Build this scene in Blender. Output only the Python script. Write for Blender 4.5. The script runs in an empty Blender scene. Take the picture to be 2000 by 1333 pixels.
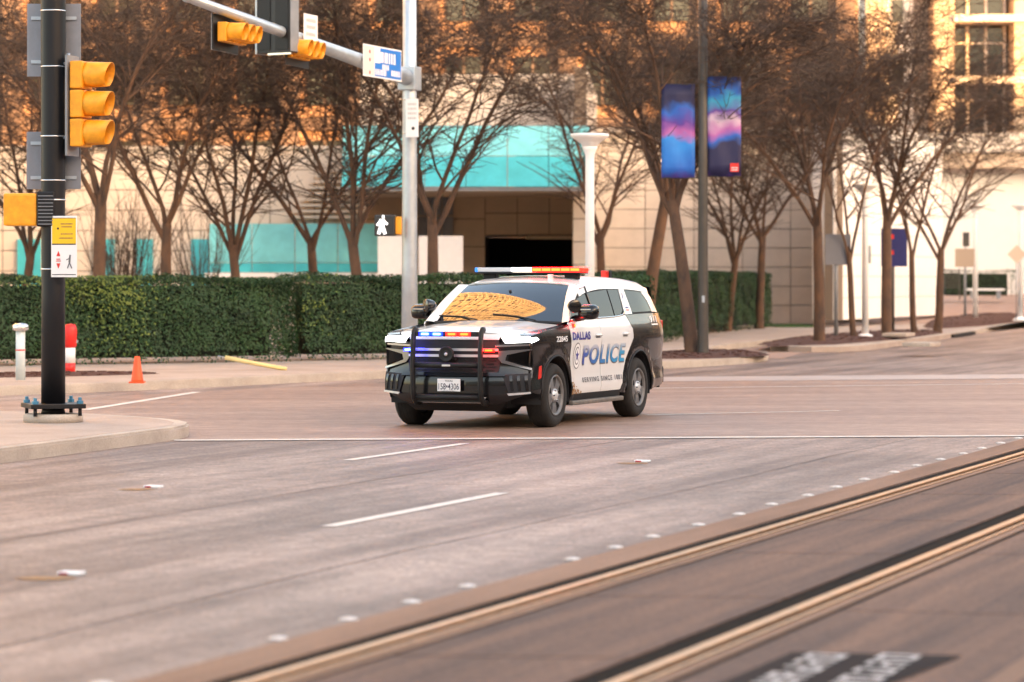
import bpy, bmesh, math, random
from mathutils import Vector, Matrix
from mathutils.geometry import delaunay_2d_cdt
R = math.radians
sc = bpy.context.scene
# ---------------------------------------------------------------- camera
F, HC, HY = 5741.0, 1.85, 548.0            # focal length in photo pixels, eye height, horizon row
cd = bpy.data.cameras.new('camera'); cam = bpy.data.objects.new('camera', cd)
sc.collection.objects.link(cam); sc.camera = cam
cam.location = (0, 0, HC); cam.rotation_euler = (R(90), 0, 0)
cd.sensor_width = 36; cd.lens = 36 * F / 2000; cd.shift_y = -(666.5 - HY) / 2000
cd.clip_start = 0.5; cd.clip_end = 3000
cd.dof.use_dof = True; cd.dof.focus_distance = 37.0; cd.dof.aperture_fstop = 1.8
# ---------------------------------------------------------------- sky, sun, exposure
SUN_A, SUN_E = 50.0, 9.0                   # sun: behind the camera to its right, low
to_sun = Vector((math.sin(R(SUN_A)) * math.cos(R(SUN_E)), -math.cos(R(SUN_A)) * math.cos(R(SUN_E)), math.sin(R(SUN_E))))
world = bpy.data.worlds.new('World'); sc.world = world; world.use_nodes = True
nt = world.node_tree; nt.nodes.clear()
sky = nt.nodes.new('ShaderNodeTexSky'); sky.sky_type = 'NISHITA'; sky.sun_disc = False
sky.sun_elevation = R(SUN_E); sky.sun_rotation = R(180 - SUN_A)
sky.dust_density = 2.5; sky.ozone_density = 0.6; sky.air_density = 1.0
tint = nt.nodes.new('ShaderNodeMix'); tint.data_type = 'RGBA'; tint.blend_type = 'MULTIPLY'; tint.inputs[0].default_value = 1
tint.inputs[7].default_value = (1.17, 1.0, 0.90, 1)
bg = nt.nodes.new('ShaderNodeBackground'); bg.inputs[1].default_value = 0.15
wo = nt.nodes.new('ShaderNodeOutputWorld')
nt.links.new(sky.outputs[0], tint.inputs[6]); nt.links.new(tint.outputs[2], bg.inputs[0]); nt.links.new(bg.outputs[0], wo.inputs[0])
sl = bpy.data.lights.new('sun', 'SUN'); sl.energy = 2.8; sl.angle = R(0.5); sl.color = (1.0, 0.44, 0.11)
so = bpy.data.objects.new('sun', sl); sc.collection.objects.link(so)
so.rotation_euler = to_sun.to_track_quat('Z', 'Y').to_euler(); so.location = to_sun * 200
vs = sc.view_settings; vs.view_transform = 'Standard'; vs.look = 'None'; vs.gamma = 1; vs.exposure = 3.0
sc.cycles.use_denoising = True; sc.cycles.max_bounces = 6; sc.cycles.sample_clamp_indirect = 6
# ---------------------------------------------------------------- helpers
C = sc.collection
def G(px, py, z=0.0):
    Y = (HC - z) * F / (py - HY); return Vector(((px - 1000) / F * Y, Y, z))
def at(px, py, Y): return Vector(((px - 1000) / F * Y, Y, HC - (py - HY) * Y / F))
def tag(o, label=None, cat=None, group=None, kind=None):
    if label: o['label'] = label
    if cat: o['category'] = cat
    if group: o['group'] = group
    if kind: o['kind'] = kind
    return o
def empty(name, loc=(0, 0, 0), rz=0.0, parent=None):
    o = bpy.data.objects.new(name, None); C.objects.link(o); o.location = loc; o.rotation_euler = (0, 0, rz); o.parent = parent
    o.empty_display_size = 0.1
    return o
def mobj(name, me, m, parent=None, loc=(0, 0, 0), rot=(0, 0, 0), scale=(1, 1, 1)):
    o = bpy.data.objects.new(name, me); C.objects.link(o); o.parent = parent
    o.location = loc; o.rotation_euler = rot; o.scale = scale
    if m and not me.materials: me.materials.append(m)
    return o
def finish(bm, name, m, parent=None, smooth=False, **k):
    me = bpy.data.meshes.new(name); bm.to_mesh(me); bm.free()
    if smooth:
        for p in me.polygons: p.use_smooth = True
    return mobj(name, me, m, parent, **k)
def bx(bm, x0, x1, y0, y1, z0, z1, bev=0.0, M=None):
    v = [bm.verts.new((x, y, z)) for z in (z0, z1) for y in (y0, y1) for x in (x0, x1)]
    fs = [bm.faces.new([v[i] for i in q]) for q in ((0, 2, 3, 1), (4, 5, 7, 6), (0, 1, 5, 4), (2, 6, 7, 3), (0, 4, 6, 2), (1, 3, 7, 5))]
    if bev:
        es = list({e for f in fs for e in f.edges})
        r = bmesh.ops.bevel(bm, geom=es, offset=bev, segments=2, affect='EDGES', profile=0.6)
        v = list({w for f in r['faces'] for w in f.verts} | {w for w in v if w.is_valid})
    if M is not None:
        for w in v: w.co = M @ w.co
    return v
def box(name, m, parent, x0, x1, y0, y1, z0, z1, bev=0.0, M=None, **k):
    bm = bmesh.new(); bx(bm, x0, x1, y0, y1, z0, z1, bev, M); return finish(bm, name, m, parent, **k)
def tube(bm, pts, rad, n=8, caps=True, flat=None):
    """swept tube through pts; rad number or list; flat = (width, depth) factors"""
    pts = [Vector(p) for p in pts]; N = len(pts)
    rad = rad if isinstance(rad, (list, tuple)) else [rad] * N
    rings = []; up0 = None
    for i, p in enumerate(pts):
        d = (pts[min(i + 1, N - 1)] - pts[max(i - 1, 0)]).normalized()
        if up0 is None:
            a = Vector((0, 0, 1)) if abs(d.z) < 0.9 else Vector((1, 0, 0))
            u = d.cross(a).normalized()
        else:
            u = (up0 - d * up0.dot(d)).normalized()
        up0 = u; w = d.cross(u)
        rings.append([bm.verts.new(p + (u * math.cos(t) + w * math.sin(t)) * rad[i]) for t in [2 * math.pi * k / n for k in range(n)]])
    for a, b in zip(rings, rings[1:]):
        for k in range(n): bm.faces.new((a[k], a[(k + 1) % n], b[(k + 1) % n], b[k]))
    if caps:
        bm.faces.new(rings[0][::-1]); bm.faces.new(rings[-1])
def tubeobj(name, m, parent, pts, rad, n=10, smooth=True, **k):
    bm = bmesh.new(); tube(bm, pts, rad, n); return finish(bm, name, m, parent, smooth, **k)
def lathe(bm, prof, n=24, axis='Z', M=None):
    """prof: list of (r, h)"""
    rings = []
    for r, h in prof:
        rings.append([bm.verts.new((r * math.cos(2 * math.pi * k / n), r * math.sin(2 * math.pi * k / n), h)) for k in range(n)])
    for a, b in zip(rings, rings[1:]):
        for k in range(n): bm.faces.new((a[k], a[(k + 1) % n], b[(k + 1) % n], b[k]))
    if prof[0][0] > 1e-4: bm.faces.new(rings[0][::-1])
    if prof[-1][0] > 1e-4: bm.faces.new(rings[-1])
    T = {'Z': Matrix(), 'Y': Matrix.Rotation(R(-90), 4, 'X'), 'X': Matrix.Rotation(R(90), 4, 'Y')}[axis]
    if M is not None: T = M @ T
    for rg in rings:
        for v in rg: v.co = T @ v.co
def latheobj(name, m, parent, prof, n=24, axis='Z', M=None, smooth=True, **k):
    bm = bmesh.new(); lathe(bm, prof, n, axis, M); return finish(bm, name, m, parent, smooth, **k)
def prism(name, m, parent, poly, z0, z1, bev=0.0, **k):
    bm = bmesh.new(); vs_ = [bm.verts.new((p[0], p[1], z0)) for p in poly]
    f = bm.faces.new(vs_); bmesh.ops.recalc_face_normals(bm, faces=[f])
    if f.normal.z > 0: f.normal_flip()
    r = bmesh.ops.extrude_face_region(bm, geom=[f]); top = [g for g in r['geom'] if isinstance(g, bmesh.types.BMVert)]
    bmesh.ops.translate(bm, verts=top, vec=(0, 0, z1 - z0))
    if bev:
        es = [e for e in bm.edges if all(abs(v.co.z - z1) < 1e-5 for v in e.verts)]
        bmesh.ops.bevel(bm, geom=es, offset=bev, segments=2, affect='EDGES')
    bmesh.ops.recalc_face_normals(bm, faces=bm.faces[:])
    return finish(bm, name, m, parent, **k)
def copy_tree(o, parent=None):
    c = o.copy(); C.objects.link(c); c.parent = parent
    for ch in [k for k in bpy.data.objects if k.parent == o]: copy_tree(ch, c)
    return c
def interp(tab, x):
    if tab[0][0] > tab[-1][0]: tab = tab[::-1]
    if x <= tab[0][0]: return tab[0][1]
    if x >= tab[-1][0]: return tab[-1][1]
    n = len(tab)
    for i in range(n - 1):
        if tab[i][0] <= x <= tab[i + 1][0]: break
    x0, y0 = tab[i]; x1, y1 = tab[i + 1]; h = x1 - x0
    s = (y1 - y0) / h
    sp = s if i == 0 else (y0 - tab[i - 1][1]) / (x0 - tab[i - 1][0])
    sn = s if i == n - 2 else (tab[i + 2][1] - y1) / (tab[i + 2][0] - x1)
    m0 = 0 if sp * s <= 0 else (sp + s) / 2; m1 = 0 if sn * s <= 0 else (sn + s) / 2
    t = (x - x0) / h
    return (2*t**3 - 3*t*t + 1)*y0 + (t**3 - 2*t*t + t)*h*m0 + (-2*t**3 + 3*t*t)*y1 + (t**3 - t*t)*h*m1
def text_bm(txt, w, h, shear=0.0, bold=0.0, space=1.0):
    cu = bpy.data.curves.new('txt', 'FONT'); cu.body = txt; cu.size = 1; cu.shear = shear; cu.offset = bold; cu.space_character = space
    cu.align_x = 'CENTER'; cu.fill_mode = 'FRONT'; cu.resolution_u = 4
    o = bpy.data.objects.new('txt', cu); C.objects.link(o)
    me = bpy.data.meshes.new_from_object(o.evaluated_get(bpy.context.evaluated_depsgraph_get()))
    bpy.data.objects.remove(o); bpy.data.curves.remove(cu)
    bm = bmesh.new(); bm.from_mesh(me); bpy.data.meshes.remove(me)
    xs = [v.co.x for v in bm.verts]; ys = [v.co.y for v in bm.verts]
    x0, x1, y0, y1 = min(xs), max(xs), min(ys), max(ys)
    for v in bm.verts:
        v.co.x = (v.co.x - (x0 + x1) / 2) / (x1 - x0) * w; v.co.y = (v.co.y - (y0 + y1) / 2) / (y1 - y0) * h
    return bm
def text(name, m, parent, txt, w, h, M, **k):
    bm = text_bm(txt, w, h, **k)
    for v in bm.verts: v.co = M @ v.co
    return finish(bm, name, m, parent)
def frame(o, xdir, zdir=(0, 0, 1)):
    """matrix whose local x runs along xdir and local y along zdir (upright face); local z is the outward normal"""
    x = Vector(xdir).normalized(); y = Vector(zdir).normalized(); n = x.cross(y)
    return Matrix(((x.x, y.x, n.x, o[0]), (x.y, y.y, n.y, o[1]), (x.z, y.z, n.z, o[2]), (0, 0, 0, 1)))
def worn_rows(parent, m, rows, seed):
    rr = random.Random(seed); bm = bmesh.new()
    for y, x0, x1, h in rows:
        x = x0
        while x < x1:
            w = rr.uniform(.3, .8) * h; bx(bm, x, min(x1, x + w), y - h / 2, y + h / 2, .0031, .0045); x += w + .25 * h
    o = finish(bm, 'worn_lettering', m, parent); o['kind'] = 'stuff'; return o
# ---------------------------------------------------------------- materials
def mat(name, col, rough=0.5, metal=0.0, var=0.0, scale=4.0, bump=0.0, bscale=60.0, col2=None, emit=None, es=0.0, spec=0.5, coat=0.0, stretch=None, ior=None):
    m = bpy.data.materials.new(name); m.use_nodes = True; t = m.node_tree; b = t.nodes['Principled BSDF']
    b.inputs['Base Color'].default_value = (*col, 1); b.inputs['Roughness'].default_value = rough; b.inputs['Metallic'].default_value = metal
    b.inputs['Specular IOR Level'].default_value = spec; b.inputs['Coat Weight'].default_value = coat
    if coat: b.inputs['Coat Roughness'].default_value = 0.04
    if ior: b.inputs['IOR'].default_value = ior
    if emit: b.inputs['Emission Color'].default_value = (*emit, 1); b.inputs['Emission Strength'].default_value = es
    tc = None
    if var or col2 or bump:
        tc = t.nodes.new('ShaderNodeTexCoord'); mp = t.nodes.new('ShaderNodeMapping'); t.links.new(tc.outputs['Object'], mp.inputs[0])
        if stretch:
            mp.vector_type = 'TEXTURE'; mp.inputs['Scale'].default_value = tuple(1 / c for c in stretch[0]); mp.inputs['Rotation'].default_value = tuple(-c for c in stretch[1])
    if var or col2:
        nz = t.nodes.new('ShaderNodeTexNoise'); nz.inputs['Scale'].default_value = scale; nz.inputs['Detail'].default_value = 6; nz.inputs['Roughness'].default_value = 0.65
        t.links.new(mp.outputs[0], nz.inputs['Vector'])
        rp = t.nodes.new('ShaderNodeValToRGB'); rp.color_ramp.elements[0].position = 0.32; rp.color_ramp.elements[1].position = 0.68
        c2 = col2 or tuple(min(1, c * (1 + var)) for c in col); c1 = col if col2 else tuple(c * (1 - var) for c in col)
        rp.color_ramp.elements[0].color = (*c1, 1); rp.color_ramp.elements[1].color = (*c2, 1)
        t.links.new(nz.outputs['Fac'], rp.inputs[0]); t.links.new(rp.outputs[0], b.inputs['Base Color'])
        m['_ramp'] = rp.name
    if bump:
        n2 = t.nodes.new('ShaderNodeTexNoise'); n2.inputs['Scale'].default_value = bscale; n2.inputs['Detail'].default_value = 4
        t.links.new(mp.outputs[0], n2.inputs['Vector'])
        bp = t.nodes.new('ShaderNodeBump'); bp.inputs['Strength'].default_value = bump; bp.inputs['Distance'].default_value = 0.02
        t.links.new(n2.outputs['Fac'], bp.inputs['Height']); t.links.new(bp.outputs[0], b.inputs['Normal'])
    return m
def speckle(m, scale=90.0, amt=0.25):
    """fine aggregate on top of a mat() colour"""
    t = m.node_tree; b = t.nodes['Principled BSDF']; src = b.inputs['Base Color'].links[0].from_socket
    tc = t.nodes.new('ShaderNodeTexCoord'); nz = t.nodes.new('ShaderNodeTexNoise'); nz.inputs['Scale'].default_value = scale; nz.inputs['Detail'].default_value = 3
    t.links.new(tc.outputs['Object'], nz.inputs['Vector'])
    mr = t.nodes.new('ShaderNodeMapRange'); mr.inputs['From Min'].default_value = 0.3; mr.inputs['From Max'].default_value = 0.7
    mr.inputs['To Min'].default_value = 1 - amt; mr.inputs['To Max'].default_value = 1 + amt
    t.links.new(nz.outputs['Fac'], mr.inputs['Value'])
    mx = t.nodes.new('ShaderNodeMix'); mx.data_type = 'RGBA'; mx.blend_type = 'MULTIPLY'; mx.inputs[0].default_value = 1
    t.links.new(src, mx.inputs[6]); t.links.new(mr.outputs[0], mx.inputs[7]); t.links.new(mx.outputs[2], b.inputs['Base Color'])
    return m
SA = R(20.4); S = Vector((math.sin(SA), math.cos(SA), 0)); P_ = Vector((math.cos(SA), -math.sin(SA), 0))   # along the street, across it
STREET = ((1.0, 0.12, 1.0), (0, 0, SA))
M = {}
M['road'] = speckle(mat('road_concrete', (.140, .095, .076), .55, spec=.3, col2=(.31, .232, .192), scale=.9, bump=.6, bscale=40, stretch=((1.6, .10, 1.0), (0, 0, SA))), 26, .40)
_r = M['road'].node_tree.nodes[M['road']['_ramp']].color_ramp.elements; _r[0].position = .38; _r[1].position = .62
speckle(M['road'], 5.0, .22); speckle(M['road'], .35, .22); speckle(M['road'], 110.0, .3)
M['junction'] = speckle(mat('junction_concrete', (.20, .118, .082), .48, spec=.32, col2=(.345, .235, .175), scale=.55, bump=.4, bscale=40, stretch=((.25, 1.4, 1), (0, 0, -.1))), 40, .25)
speckle(M['junction'], 4.0, .2)
M['track'] = speckle(mat('track_concrete', (.062, .044, .040), .72, spec=.15, col2=(.19, .112, .078), scale=2.2, bump=.35, bscale=50, stretch=((1.6, .06, 1), (0, 0, SA))), 40, .3)
M['strip'] = speckle(mat('track_edge_concrete', (.17, .10, .066), .7, spec=.15, col2=(.27, .165, .11), scale=2, bump=.3, stretch=STREET), 70, .2)
M['rail'] = mat('rail_steel_sunset', (.55, .28, .11), .34, .8, var=.25, scale=6)  # orange base colour stands in for the sunset reflected on the rails
M['groove'] = mat('rail_groove', (.016, .013, .011), .9, spec=.05, var=.4, scale=9)
M['kerb'] = speckle(mat('kerb_concrete', (.36, .30, .25), .8, col2=(.50, .43, .36), scale=1.3, bump=.3), 60, .14)
M['walk'] = speckle(mat('pavement_concrete', (.34, .265, .215), .8, col2=(.45, .36, .30), scale=.8, bump=.25), 50, .12)
M['paver'] = speckle(mat('driveway_pavers', (.30, .19, .145), .8, col2=(.38, .26, .20), scale=1.5, bump=.3), 30, .2)
M['mulch'] = mat('mulch', (.035, .014, .010), .95, col2=(.11, .042, .028), scale=28, bump=1.0, bscale=30)
M['grass'] = mat('grass_green', (.03, .10, .015), .9, var=.4, scale=12)
M['paint'] = mat('road_paint', (.60, .56, .51), .65, var=.2, scale=14)
M['white'] = mat('white_enamel', (.84, .84, .84), .4, var=.03, scale=5)
M['cream'] = mat('cream_panel', (.62, .54, .46), .75, var=.10, scale=.9, bump=.08)
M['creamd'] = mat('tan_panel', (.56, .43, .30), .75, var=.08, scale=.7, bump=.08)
M['whitewall'] = mat('white_wall_panel', (.86, .83, .79), .7, var=.03, scale=.5, bump=.05)
M['greywall'] = mat('pale_grey_render', (.74, .73, .71), .8, var=.04, scale=.3)
M['joint'] = mat('panel_joint', (.20, .155, .12), .9)
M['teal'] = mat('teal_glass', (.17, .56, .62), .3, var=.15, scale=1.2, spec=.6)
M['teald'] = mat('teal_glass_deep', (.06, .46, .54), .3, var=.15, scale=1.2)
M['black'] = mat('black_paint', (.008, .008, .010), .45, spec=.35)
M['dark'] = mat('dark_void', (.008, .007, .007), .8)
M['galv'] = mat('galvanised_steel', (.44, .49, .54), .38, .55, var=.10, scale=3)
M['grey'] = mat('grey_metal', (.22, .23, .25), .5, .2, var=.1)
M['bronze'] = mat('bronze_paint', (.055, .048, .042), .5, .2, var=.15)
M['yellow'] = mat('signal_yellow', (.80, .33, .012), .5, var=.16, scale=9)
M['lens_off'] = mat('dark_lens', (.05, .008, .008), .2)
M['bark'] = mat('elm_bark', (.048, .033, .027), .9, col2=(.15, .078, .043), scale=3.2, bump=.6, bscale=14, stretch=((1, 1, .45), (0, 0, 0)))
M['twig'] = mat('twig_bark', (.070, .047, .035), .9, var=.25, scale=2)
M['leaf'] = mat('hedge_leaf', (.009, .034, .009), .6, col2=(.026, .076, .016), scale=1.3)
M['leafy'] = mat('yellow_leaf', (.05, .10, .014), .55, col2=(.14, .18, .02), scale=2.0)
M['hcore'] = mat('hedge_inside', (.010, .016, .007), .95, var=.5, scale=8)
# ================================================================ ground and roads
def sheet(name, m, parent, pts, z, **k):
    bm = bmesh.new(); f = bm.faces.new([bm.verts.new((p[0], p[1], z)) for p in pts]); bmesh.ops.recalc_face_normals(bm, faces=[f])
    if f.normal.z < 0: f.normal_flip()
    return finish(bm, name, m, parent, **k)
road = sheet('road', M['road'], None, [(-900, -500), (900, -500), (900, 1500), (-900, 1500)], 0)
tag(road, 'pale pinkish concrete road surface', None, kind='structure')
def ST(s, t, z=0.0):
    v = S * s + P_ * t; return Vector((v.x, v.y, z))
junction = sheet('junction_paving', M['junction'], road, [G(-300, 868), G(390, 861), G(2000, 853), G(2500, 851), G(2500, 738), G(2000, 741), G(1290, 746), G(700, 750), G(395, 766), G(-300, 800)], .004)
def quad_line(name, a, b, w, z, m=None):
    a = Vector(a); b = Vector(b); d = (b - a); d.z = 0; d.normalize(); n = Vector((-d.y, d.x, 0)) * w / 2
    return sheet(name, m or M['paint'], road, [a - n, b - n, b + n, a + n], z)
quad_line('crossing_line', G(340, 861.5), G(2300, 851), .24, .009)
quad_line('crossing_line', G(1262, 812), G(1640, 803.5), .11, .009)
quad_line('crossing_line', G(1270, 759.5), G(2300, 747), .15, .009)
quad_line('pale_band', G(1240, 742), G(2300, 734), 2.4, .0085, speckle(mat('pale_concrete', (.34, .28, .25), .5, col2=(.42, .36, .33), scale=.8), 30, .2))
quad_line('lane_line', G(165, 802), G(385, 767), .16, .009)
for k in range(1):                      # lane dashes
    quad_line('lane_dash', ST(20.2 - 9 * k, -8.98), ST(23.9 - 9 * k, -8.98), .13, .005) if k < 2 else None
    quad_line('lane_dash', ST(27.7 - 9.2 * k, -12.1), ST(31.0 - 9.2 * k, -12.1), .12, .005) if k < 2 else None
bmd = bmesh.new(); lathe(bmd, [(.058, 0), (.055, .007), (.042, .014), (.02, .018), (0.0001, .019)], 14)
dot_me = bpy.data.meshes.new('pavement_dot'); bmd.to_mesh(dot_me); bmd.free(); dot_me.materials.append(mat('worn_dot', (.32, .27, .24), .6, col2=(.74, .70, .66), scale=14))
for p in dot_me.polygons: p.use_smooth = True
rng = random.Random(4); s = 11.0
while s < 48:
    if rng.random() > .12: mobj('pavement_dot', dot_me, None, road, ST(s, -6.42 + rng.uniform(-.02, .02), .001))
    s += 1.08 if s > 20 else .92
M['redlens'] = mat('red_reflector', (.45, .01, .012), .25); M['stain'] = mat('rust_stain', (.30, .17, .07), .8, var=.3, scale=20)
for px, py in ((300, 953), (140, 1123), (1255, 903)):
    c = G(px, py); r = box('road_reflector', M['white'], road, -.075, .075, -.05, .05, 0, .02, .006, loc=(c.x, c.y, .001), rot=(0, 0, -SA))
    box('reflector_lens', M['redlens'], r, -.06, .0, -.056, -.0505, .004, .016)
    bm = bmesh.new(); rr = random.Random(px)
    bm.faces.new([bm.verts.new((c.x - .12 + .22 * math.cos(a) * rr.uniform(.6, 1), c.y - .25 + .12 * math.sin(a) * rr.uniform(.6, 1), .005)) for a in [k * .5 for k in range(12)]])
    finish(bm, 'patch', M['stain'], road)
# tar seams and a patch
M['tar'] = mat('tar_seam', (.115, .085, .072), .7, spec=.2, var=.3, scale=12)
def seam(pts, w):
    bm = bmesh.new(); rr = random.Random(int(pts[0][0] * 10)); row = []
    n = 60; a, b = Vector((*pts[0], 0)), Vector((*pts[1], 0)); d = (b - a).normalized(); nn = Vector((-d.y, d.x, 0)); off = 0
    for k in range(n + 1):
        off = off * .9 + rr.gauss(0, .012); p = a.lerp(b, k / n) + nn * off; ww = w * rr.uniform(.5, 1.2) / 2
        row.append((bm.verts.new((*(p - nn * ww)[:2], .0035)), bm.verts.new((*(p + nn * ww)[:2], .0035))))
    for (p, q), (r, t) in zip(row, row[1:]): bm.faces.new((p, r, t, q))
    bmesh.ops.recalc_face_normals(bm, faces=bm.faces[:]); return finish(bm, 'tar_seam', M['tar'], road)
for t_, s0, s1, w in ((-10.6, 10, 33.5, .016), (-7.6, 10, 36, .014)): seam((ST(s0, t_)[:2], ST(s1, t_)[:2]), w)
for s_ in (24.6,): seam((ST(s_, -14.9)[:2], ST(s_ + .2, -6.5)[:2]), .018)
# ---- tram track
track = sheet('tram_track', M['groove'], None, [ST(2, -5.99), ST(140, -5.99), ST(140, 30), ST(2, 30)], .002); tag(track, 'embedded tram track bed', None, kind='structure')
def strip(name, m, t0, t1, z0, z1, s0=2, s1=140, bev=0.0, parent=track):
    return prism(name, m, parent, [ST(s0, t0), ST(s1, t0), ST(s1, t1), ST(s0, t1)], z0, z1, bev)
strip('edge_strip', M['strip'], -6.34, -6.0, .0025, .010)
for tr in (-5.81, -4.235):
    strip('rail', M['rail'], tr - .038, tr + .038, .003, .020, bev=.006)
    strip('rail_flange', M['rail'], tr + .085, tr + .112, .003, .012)
    strip('edge_strip', M['strip'], tr + .13, tr + .20, .003, .009)
def slab_row(t0, t1, s0, s1, L, off):
    s = s0 + off
    while s < s1:
        a, b = s, min(s + L, s1)
        prism('track_slab', M['track'], track, [ST(a + .014, t0), ST(b - .014, t0), ST(b - .014 + .3, t1), ST(a + .014 + .3, t1)], .0022, .0125); s += L
slab_row(-5.56, -4.45, 4, 60, 2.9, 0.6)
slab_row(-3.98, -1.55, 4, 60, 3.6, 1.2)
slab_row(-1.52, 2.5, 4, 60, 3.6, 1.2)
strip('edge_strip', M['strip'], -2.66, -2.52, .012, .0145)
strip('edge_strip', M['strip'], -2.02, -1.88, .012, .0145)
# black painted plate with worn white lettering
pa, pb, pc, pd = G(1548, 1281), G(1880, 1288), G(1660, 1375), G(1330, 1375)
pl = sheet('painted_plate', mat('plate_black', (.02, .015, .015), .8, spec=.08, var=.3, scale=8), track, [pa, pb, pc, pd], .018)
M['worn'] = mat('worn_white', (.20, .17, .16), .8, col2=(.62, .60, .58), scale=22)
for txt, a, b in (('a', (1620, 1286), (1500, 1350)), ('bb', (1762, 1287), (1640, 1360))):
    A, B = G(*a), G(*b); d = (B - A); w = d.length; d.normalize(); n = Vector((-d.y, d.x, 0))
    mid = (A + B) / 2; Mx = Matrix(((d.x, n.x, 0, mid.x), (d.y, n.y, 0, mid.y), (0, 0, 1, .021), (0, 0, 0, 1)))
    bmw = bmesh.new(); rr = random.Random(len(txt)); n_ = 5; cw = w / n_
    for k in range(n_):                                    # worn strokes, too smeared to read
        x0 = -w / 2 + k * cw; sw = cw * .2
        for xx, y0, y1 in ((x0, -.10, .10), (x0 + cw * .52, rr.choice((-.10, 0)), .10)): bx(bmw, xx, xx + sw, y0, y1, .0, .0012)
        for yy in rr.sample((-.10, -.02, .065), 2): bx(bmw, x0 + sw, x0 + cw * .52, yy, yy + .035, .0, .001)
    o = finish(bmw, 'worn_lettering', M['worn'], track); o['kind'] = 'stuff'
    o.data.transform(Mx)
# drain grating in the corner
for k in range(9):
    strip('grating_bar', M['grey'], -1.32 + .075 * k, -1.285 + .075 * k, .013, .020, 6, 14.2)
# ---- pavements, islands, kerbs
def inset(poly, d):
    n = len(poly); out = []; ar = sum(poly[i][0] * poly[(i + 1) % n][1] - poly[(i + 1) % n][0] * poly[i][1] for i in range(n))
    sg = 1 if ar > 0 else -1
    for i in range(n):
        a, b, c = Vector(poly[i - 1][:2]), Vector(poly[i][:2]), Vector(poly[(i + 1) % n][:2])
        e1 = (b - a).normalized(); e2 = (c - b).normalized(); n1 = Vector((-e1.y, e1.x)) * sg; n2 = Vector((-e2.y, e2.x)) * sg
        m_ = (n1 + n2); m_.normalize(); k = d / max(.35, m_.dot(n1)); out.append(b + m_ * k)
    return out
def smooth_poly(pts, n=2):
    for _ in range(n):
        q = []
        for i in range(len(pts)):
            a, b = Vector(pts[i][:2]), Vector(pts[(i + 1) % len(pts)][:2])
            if (b - a).length > 30: q += [a, b]; continue
            q += [a * .75 + b * .25, a * .25 + b * .75]
        pts = q
    return pts
def raised(name, label, poly, top, h=.15, kw=.18):
    kb = prism('kerb', M['kerb'], None, poly, -.05, h, .025); kb.name = name
    tag(kb, label, None, kind='structure')
    prism('pavement_top', top, kb, inset(poly, kw), h - .02, h + .004)
    return kb
isl = smooth_poly([(-3.62, 35.0), (-4.35, 32.4), (-5.2, 29.6), (-7.2, 22.5), (-16, 10), (-24, 30), (-14, 40.2), (-7, 38.6), (-4.7, 37.0)], 2)
raised('kerb_island', 'pale concrete kerbed island under the black signal pole', isl, M['walk'])
cor = smooth_poly([(-30, 38), (-14.0, 42.6), (-8.2, 46.9), (-5.4, 50.4), (-2.9, 54.7), (0.3, 58.6), (3.1, 61.3), (4.9, 64.2), (6.2, 68.6), (5.6, 71.5), (4.6, 74.5), (8, 86), (12, 104), (14, 150), (-60, 150), (-60, 60)], 2)
pavA = raised('pavement', 'pinkish concrete pavement along the hedge', cor, M['walk'])
sheet('driveway', M['paver'], road, [(4.0, 71), (6.4, 69.5), (7.3, 74.4), (8.8, 76.0), (16, 106), (11, 106), (7.8, 84)], .006)
bed2 = [(6.6, 77.6), (7.3, 75.2), (8.8, 75.6), (10.6, 81.6), (15.4, 99), (21.2, 122), (36, 180), (60, 180), (40, 128), (15.4, 128), (12.6, 113), (10.2, 97), (8.2, 86)]
pavB = prism('pavement', M['walk'], None, smooth_poly(bed2, 1), -.05, .146); tag(pavB, 'pinkish concrete pavement by the white wall', None, kind='structure')
def kerb_run(parent, pts, w=.2, h=.16):
    for i in range(3):
        q = [Vector(pts[0])] 
        for a, b in zip(pts, pts[1:]):
            a, b = Vector(a), Vector(b); q += [a * .75 + b * .25, a * .25 + b * .75]
        pts = q + [Vector(pts[-1])]
    bm = bmesh.new(); rows = []
    for k, p in enumerate(pts):
        d = (pts[min(k + 1, len(pts) - 1)] - pts[max(k - 1, 0)]).normalized(); n = Vector((-d.y, d.x))
        rows.append([bm.verts.new((p.x + n.x * u, p.y + n.y * u, z)) for u, z in ((-.02, -.02), (-.02, h - .03), (.01, h), (w, h), (w, .1))])
    for a, b in zip(rows, rows[1:]):
        for k in range(4): bm.faces.new((a[k], a[k + 1], b[k + 1], b[k]))
    bmesh.ops.recalc_face_normals(bm, faces=bm.faces[:]); return finish(bm, 'kerb', M['kerb'], parent)
kerb_run(pavB, [(7.6, 82), (6.75, 77.4), (7.3, 75.3), (8.8, 75.7), (10.6, 81.8), (15.4, 99), (21.2, 122), (36, 180)])
dr = prism('drain_inlet', M['dark'], pavB, [(14.0, 94.2), (15.6, 99.9), (15.75, 99.85), (14.15, 94.15)], .02, .115)
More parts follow.
